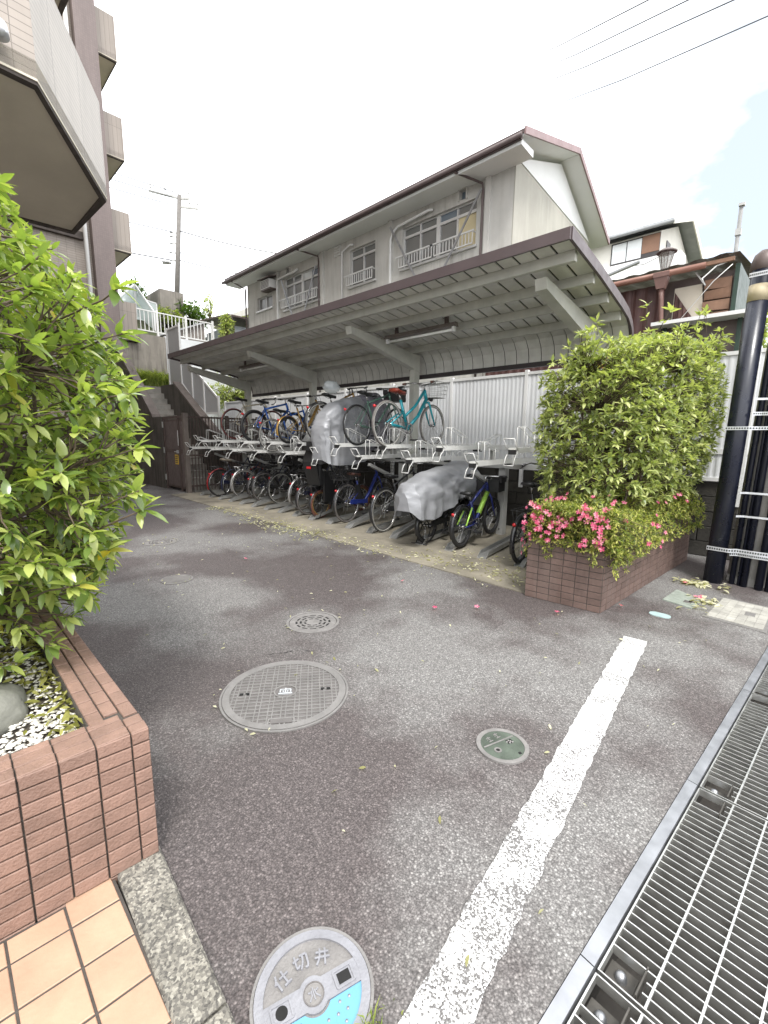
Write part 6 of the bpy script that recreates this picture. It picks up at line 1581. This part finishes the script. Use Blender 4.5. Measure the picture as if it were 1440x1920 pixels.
# ------------------------------------------------------------------ plants
LEAF_HI = leaf_mb(1, .40, .22, .22, 5).mesh('leaf', M_LEAF)
LEAF_HI2 = leaf_mb(1, .40, .20, .20, 4).mesh('leaf', M_HLEAF)
LO = leaf_mb(1, .40, .22, .22, 3); LO2 = leaf_mb(1, .42, .18, .2, 2)
def branch_path(a, c, r, wob=.06, n=6):
    a, c = V(a), V(c); pts = []
    for i in range(n + 1):
        t = i / n; p = lerp(a, c, t) + V((r.uniform(-1, 1), r.uniform(-1, 1), r.uniform(-.4, .6))) * wob * sin(pi * t); pts.append(p)
    return pts
# near shrub in the left planter
r = random.Random(21)
NS = thing('broadleaf_shrub', 'tall broadleaf shrub with glossy yellow green leaves in the near planter', 'shrub', (-3.0, .05, .46))
roots = [V((-2.75, .10, .46)), V((-3.05, .0, .46)), V((-3.4, .12, .46)), V((-2.6, -.2, .46)), V((-3.8, .0, .46))]
mats_ = []; twig = MB(); stems = MB(); mids = []
def inside(p):
    """crown outline: overhangs the planter edge by about .3 m, fullest at eye height"""
    z = (p.z - .55) / (2.12 - .20 * max(-1, min(1, (p.x + 2.9) / .6)))
    if z < 0 or z > 1: return False
    half = .60 * (.70 + .55 * sin(pi * min(1, z * 1.02))) * (1 if z < .8 else 1 - (z - .8) * 1.6)
    cx = -3.05; lx = .95 + .35 * sin(pi * z) if p.x > cx else 1.6
    return ((p.y - .10) / half) ** 2 + ((p.x - cx) / lx) ** 2 < 1
for rt in roots:
    for k in range(9):
        while True:
            p = V((r.uniform(-4.4, -2.0), r.uniform(-.6, .8), r.uniform(.9, 2.75)))
            if inside(p): break
        pts = branch_path(rt, p, r, .12, 8); mids += pts[2:]
        stems.tube(pts, [.020 - .0018 * i for i in range(len(pts))], 6)
obj('stem', stems, M_BARK, NS)
nt = 0
while nt < 2700:
    p = V((r.uniform(-4.6, -1.95), r.uniform(-.8, .95), r.uniform(.58, 2.8)))
    if not inside(p): continue
    q = V((-3.05 + (p.x + 3.05) * .72, .1 + (p.y - .1) * .72, .62 + (p.z - .62) * .86))
    if inside(V((-3.05 + (p.x + 3.05) * 1.35, .1 + (p.y - .1) * 1.35, p.z))) and r.random() < .6: continue
    near_ = min(mids, key=lambda m_: (m_ - p).length + max(0, m_.z - p.z) * .6)
    if (near_ - p).length > .5: near_ = p + (near_ - p).normalized() * .4
    d = (p - near_); d = d.normalized() if d.length > .01 else Z.copy()
    path = branch_path(near_, p, r, .035, 4)
    twig.tube(path, [.0055, .005, .0042, .0034, .0026], 4)
    dd = (d + V((r.uniform(-.3, .5), r.uniform(-.1, .6), r.uniform(.0, .6)))).normalized()
    mats_ += rosette(p, dd, r.randint(6, 9), .076, 1.0, r)
    if r.random() < .35: mats_ += rosette(path[2], dd, 3, .09, 1.2, r)
    nt += 1
# long sprays reaching over the drive
for tip, rt in ((V((-1.93, .58, 1.28)), V((-2.55, .28, 1.02))), (V((-1.95, .60, 1.20)), V((-2.5, .25, .95))), (V((-2.0, .60, 1.66)), V((-2.5, .3, 1.5))), (V((-2.1, .50, 1.02)), V((-2.6, .2, .85))), (V((-2.12, .42, .86)), V((-2.6, .15, .72))), (V((-2.05, .62, 1.90)), V((-2.6, .3, 1.75))), (V((-2.1, .62, 2.08)), V((-2.7, .3, 1.9))), (V((-1.98, .36, .93)), V((-2.5, .1, .75))), (V((-2.0, .62, 1.45)), V((-2.5, .3, 1.25)))):
    path = branch_path(rt, tip, r, .04, 6); twig.tube(path, [.006, .0055, .005, .0045, .004, .0035, .0028], 5)
    d = (tip - rt).normalized()
    mats_ += rosette(tip, d, 8, .10, .9, r) + rosette(path[4], d, 4, .095, 1.1, r) + rosette(path[3], d, 4, .09, 1.1, r)
obj('twigs', twig, M_TWIG, NS)['kind'] = 'stuff'
leaves(NS, mats_, LEAF_HI, LO, M_LEAF)

# hedge in the far planter
r = random.Random(33)
HG = thing('hedge', 'clipped boxy green hedge growing above the azaleas in the far planter', 'hedge', (-1.5, 5.3, .5))
stems = MB(); twig = MB(); mids = []; mats_ = []
def hin(p):
    u = (p.y - 4.25) / 2.35; c = lerp((-1.63, 0, 0), (-1.42, 0, 0), max(0, min(1, u))).x
    zz = max(0, min(1, (p.z - .85) / 1.75))
    hw = .44 + .12 * sin(pi * min(1, zz * 1.1)) + (.20 * u * zz if p.x > c else .06); top = 2.42 - .85 * max(0, -1.66 - p.x) + .18 * u + .06 * sin(p.y * 5 + p.x * 4)
    rr = ((p.x - c) / hw) ** 4 + ((p.y - 5.35) / 1.20) ** 4
    return rr < 1 - .35 * max(0, (.9 + .35 * (1 - u) - p.z)) and .90 < p.z < top
for k in range(9):
    rt = V((-1.55 + r.uniform(-.12, .12), 4.5 + .24 * k, .5))
    for j in range(4):
        p = V((rt.x + r.uniform(-.45, .45), rt.y + r.uniform(-.4, .4), r.uniform(1.2, 2.3)))
        pts = branch_path(rt, p, r, .09, 7); mids += pts[2:]; stems.tube(pts, [.018 - .0018 * i for i in range(len(pts))], 5)
obj('stem', stems, M_BARK, HG)
nt = 0
while nt < 3300:
    p = V((r.uniform(-2.35, -.50), r.uniform(4.0, 6.7), r.uniform(.8, 2.65)))
    if not hin(p): continue
    cx = -1.53
    if hin(V((cx + (p.x - cx) * 1.28, 5.35 + (p.y - 5.35) * 1.16, p.z + .16))) and r.random() < .70: continue
    near_ = min(mids, key=lambda m_: (m_ - p).length + max(0, m_.z - p.z) * .5); d = p - near_; d = d.normalized() if d.length > .01 else Z.copy()
    path = branch_path(near_, p, r, .03, 3); twig.tube(path, [.0045, .004, .003, .0022], 3)
    dd = (d * .8 + V((r.uniform(-.35, .35), r.uniform(-.5, .2), r.uniform(.1, .8)))).normalized()
    mats_ += rosette(p, dd, r.randint(6, 8), .074, 1.0, r); nt += 1
for k in range(16):
    p = V((r.uniform(-1.65, -.85), r.uniform(4.4, 6.4), 2.44)); t = p + V((r.uniform(-.08, .08), r.uniform(-.08, .08), r.uniform(.08, .22)))
    twig.tube([p, t], [.004, .0022], 3); mats_ += rosette(t, Z, 7, .075, .9, r) + rosette(lerp(p, t, .5), Z, 4, .075, 1.2, r)
obj('twigs', twig, M_TWIG, HG)['kind'] = 'stuff'
leaves(HG, mats_, LEAF_HI2, LO2, M_HLEAF)

# azaleas
r = random.Random(44)
AZ = thing('azalea_bush', 'low azalea bush with pink flowers spilling over the brick planter', 'bush', (-1.5, 4.6, .52))
mats_ = []; b = MB(); twig = MB()
def azp():
    """a point on the mounded surface and its outward direction"""
    while True:
        u = r.random(); v = r.uniform(-1, 1); fr = r.random() < .24
        y = 3.93 + 2.70 * u; c = -1.53 + .06 * u; hw = .40 + .06 * u + .03 * sin(9 * u)
        top = .97 + .06 * sin(4 + 5.2 * u) + .05 * sin(13 * u)
        a = v * 1.75
        x = c + hw * sin(a) * 1.05; z = .56 + (top - .56) * max(-.16, abs(cos(a)) ** .7 * (1 if cos(a) > 0 else -1)) + r.uniform(-.03, .03)
        if u < .12: y -= .03 + .05 * r.random(); z -= (1 - u / .12) * .14 * r.random()
        if fr: x = -1.93 + .78 * r.random(); y = 3.90 + r.uniform(-.05, .12); z = r.uniform(.55, .94); return V((x, y, z)), V((r.uniform(-.5, .5), -1, .4)).normalized()
        n = V((sin(a), -.9 if u < .15 else -.15, max(.1, cos(a)))).normalized()
        return V((x, y, z)), n
for k in range(8500):
    p, n = azp(); p -= n * r.random() ** 1.6 * .34
    d = (n + V((r.uniform(-.5, .5), r.uniform(-.5, .5), r.uniform(-.1, .7)))).normalized()
    twig.tube([p - d * .10, p], [.002, .0014], 3, caps=False)
    mats_ += rosette(p, d, 6, .040, 1.0, r)
for k in range(2):   # drooping sprays over the tiled edge
    for j in range(14):
        p = V((-1.72 + .42 * k + r.uniform(-.05, .05), 3.90 + r.uniform(-.05, .02), .60 - j * .013)); mats_ += rosette(p, V((r.uniform(-.4, .4), -.8, -.3)), 6, .036, 1, r)
leaves(AZ, mats_, LEAF_HI2, leaf_mb(1, .40, .15, .15, 2), M_ALEAF, cap=0)
obj('twigs', twig, M_TWIG, AZ)['kind'] = 'stuff'
# flowers: five petals each
fm = MB()
for k in range(5):
    t = 2 * pi * k / 5; u = V((cos(t), sin(t), 0)); w = V((-sin(t), cos(t), 0))
    pts = [V((0, 0, -.25)), u * .35 - w * .22 + V((0, 0, .05)), u * .85 - w * .34 + V((0, 0, .22)), u * 1.08 + V((0, 0, .16)), u * .85 + w * .34 + V((0, 0, .22)), u * .35 + w * .22 + V((0, 0, .05)), u * .6 + V((0, 0, .06))]
    fm.add(pts, [(0, 1, 6), (1, 2, 6), (2, 3, 6), (3, 4, 6), (4, 5, 6), (5, 0, 6)], True)
me_f = fm.mesh('flower', M_PETAL, fix=False)
def put_flower(p, n, s):
    q = V(n).to_track_quat('Z', 'Y').to_matrix().to_4x4(); inst('flower', me_f, AZ, mw=Matrix.Translation(p) @ q @ Matrix.Rotation(r.uniform(0, 6), 4, 'Z') @ Matrix.Diagonal((s, s, s, 1)))
nf = 0
while nf < 190:
    p, n = azp(); u = (p.y - 3.85) / 2.7
    dens = (1.0 if u < .20 and p.x < -1.20 else .25 if u < .2 else .30 if .25 < u < .75 and p.x > -1.5 else .05)
    clump = mnoise.noise(V((p.x * 5, p.y * 5, p.z * 6 + 3))) + .25
    if r.random() > dens or r.random() > clump * 2: continue
    put_flower(p + n * .045, n + V((r.uniform(-.4, .4), r.uniform(-.5, .1), r.uniform(-.2, .3))), r.uniform(.017, .027)); nf += 1

# orange lamp cover peeping out of the hedge top
b = MB(); b.box(-2.155, -2.005, 5.93, 5.99, 2.36, 2.57)
OB = thing('orange_sign', 'small orange square sign fixed above the hedge at the shelter column', 'sign', (-2.08, 5.95, 2.36))
obj('plate', b, mat('orange_plastic', (.80, .36, .02), .35), OB)
b = MB(); b.box(-2.10, -2.06, 5.991, 6.215, 2.42, 2.50); obj('bracket', b, M_RACKPOST, OB)
b = MB(); b.box(-2.145, -2.02, 5.922, 5.929, 2.385, 2.40); b.box(-2.145, -2.02, 5.922, 5.929, 2.53, 2.545); obj('rim', b, mat('orange_light', (.85, .52, .10), .4), OB)

# shrubs on the slope, behind the fence and beside the shed
def bush(name, label, c, s, n, seed, m=M_DLEAF, size=.16, cat='bush', trunk=True, grp=None):
    r = random.Random(seed); c = V(c); T = thing(name, label, cat, (c.x, c.y, c.z - s[2]), grp)
    b = MB(); tw = MB()
    for k in range(n):
        d = V((r.gauss(0, 1), r.gauss(0, 1), r.gauss(0, 1))).normalized(); q = r.random() ** .4
        ph = 1 + .35 * mnoise.noise(d * 2.2 + V((seed, 0, 0)))
        p = c + V((d.x * s[0], d.y * s[1], d.z * s[2])) * q * ph
        for mt in rosette(p, d + V((0, 0, .4)), 5, size, 1.1, r):
            o = len(b.v); b.v += [tuple(mt @ V(x)) for x in LO2.v]; b.f += [tuple(i + o for i in f) for f in LO2.f]; b.s += LO2.s
        if k % 9 == 0: tw.tube([c - Z * s[2] * .9, lerp(c, p, .6), p], [.03, .015, .006], 3)
    obj('foliage', b, m, T, fix=False)['kind'] = 'stuff'
    if trunk: obj('stem', tw, M_BARK, T)
    return T
bush('slope_bush', 'rounded dark green bush on the slope left of the railing top centre', (-23, 9.7, 7.2), (.9, 1.0, .75), 420, 1, size=.2)
bush('slope_bush', 'bright green low ground shrub spreading beside the utility pole foot', (-22.5, 8.5, 6.8), (.8, 1.0, .45), 260, 2, M_GRASS, .18)
bush('slope_bush', 'small dark bush beyond the pale screens next to the apartment block', (-23.5, 7.5, 7.7), (.6, .55, .8), 220, 3, size=.17)
bush('slope_bush', 'light green climbing shrub against the small grey shed', (-18.75, 9.5, 6.0), (.25, .35, .7), 180, 4, M_HLEAF, .13)
bush('slope_bush', 'thin upright young tree between the slope bush and the small shed', (-22, 10.4, 7.6), (.3, .3, .9), 70, 5, M_HLEAF, .14)
bush('rear_hedge', 'dense green hedge behind the fence at the left end of the shelter', (-17.2, 9.2, 3.0), (.55, 1.7, .62), 900, 6, M_HLEAF, .13, 'hedge')
bush('sparse_shrub', 'sparse bare twigged shrub against the pale wall left of the shelter', (-17.4, 9.3, 3.95), (.4, 1.3, .5), 50, 7, M_HLEAF, .12, 'shrub')
bush('rear_bush', 'bright green bush right of the rusty shed by the conduit pole', (-1.45, 11, 3.5), (.55, .6, .95), 420, 8, M_HLEAF, .16)
bush('slope_bush', 'mossy green growth on the little shed roof edge by the grey house', (-19.6, 11.5, 6.72), (.8, .9, .14), 160, 9, M_GRASS, .12)

# ------------------------------------------------------------------ fallen leaves and petals
r = random.Random(55); b = MB(); lf = leaf_mb(1, .42, .18, .25, 3)
def drop(x, y, z, s):
    m = leaf_matrix((x, y, z), (r.uniform(-1, 1), r.uniform(-1, 1), r.uniform(-.12, .12)), s, r.uniform(-.5, .5)); b.add([m @ V(p) for p in lf.v], lf.f, True)
for k in range(620):
    t = r.random(); x = -9.2 + 7.2 * t; y = 4.12 + r.gauss(0, .16) + (.18 if t > .75 else 0)
    drop(x, y, .022, r.uniform(.03, .06))
for k in range(170): drop(r.gauss(-6.2, .5), r.gauss(3.95, .14), .018, r.uniform(.035, .06))
for k in range(150): drop(r.uniform(-3.6, -2.0), r.uniform(4.1, 5.1), .024, r.uniform(.03, .055))
for k in range(240):
    x = r.uniform(-7.5, -.4); y = r.uniform(.9, 4.1)
    if r.random() < .75 or y > 2.6: drop(x, y, .012, r.uniform(.014, .036))
for k in range(40): drop(r.gauss(-.66, .05), r.gauss(4.95, .13), .024, r.uniform(.04, .07))
for k in range(60): drop(r.gauss(-.80, .10), r.gauss(5.55, .06), .024, r.uniform(.05, .09))
for cx, cy, R, n in ((-2.12, 1.345, .385, 8), (-2.83, 2.075, .23, 4), (-6.6, 2.21, .2, 14), (-4.71, 1.71, .14, 6)):
    for k in range(n): a = r.uniform(0, 6.28); q = R * (1 + r.uniform(-.02, .10)); drop(cx + q * cos(a), cy + q * sin(a), .016, r.uniform(.018, .036))
o = obj('fallen_leaves', b, M_DRY, None, fix=False); tag(o, 'pale yellow fallen leaves strewn over the drive and pad edge', 'leaves', kind='stuff')
b = MB()
for x, y in ((-2.3, 3.0), (-2.05, 3.28), (-1.5, 3.68), (-1.16, 4.25), (-.70, 5.06), (-.73, 5.02), (-.69, 5.0), (-4.9, 2.6), (-3.0, 3.35), (-.9, 5.45), (-1.75, 4.05)):
    q = Matrix.Translation((x, y, .026)) @ Matrix.Rotation(r.uniform(0, 6), 4, 'Z') @ Matrix.Rotation(r.uniform(-.5, .5), 4, 'X') @ Matrix.Diagonal((.022, .022, .022, 1)); b.add([q @ V(p) for p in fm.v], fm.f, True)
o = obj('fallen_petals', b, M_PETAL, None, fix=False); tag(o, 'few pink azalea flowers fallen on the asphalt', 'petals', kind='stuff')
b = blades(lambda q: V((-.66 + q.gauss(0, .014), .60 + q.gauss(0, .05), 0)), 90, .035, 8, .003)
o = obj('grass', b, M_GRASS, None, fix=False); tag(o, 'tiny moss and grass tuft beside the valve cover', 'grass', kind='stuff')
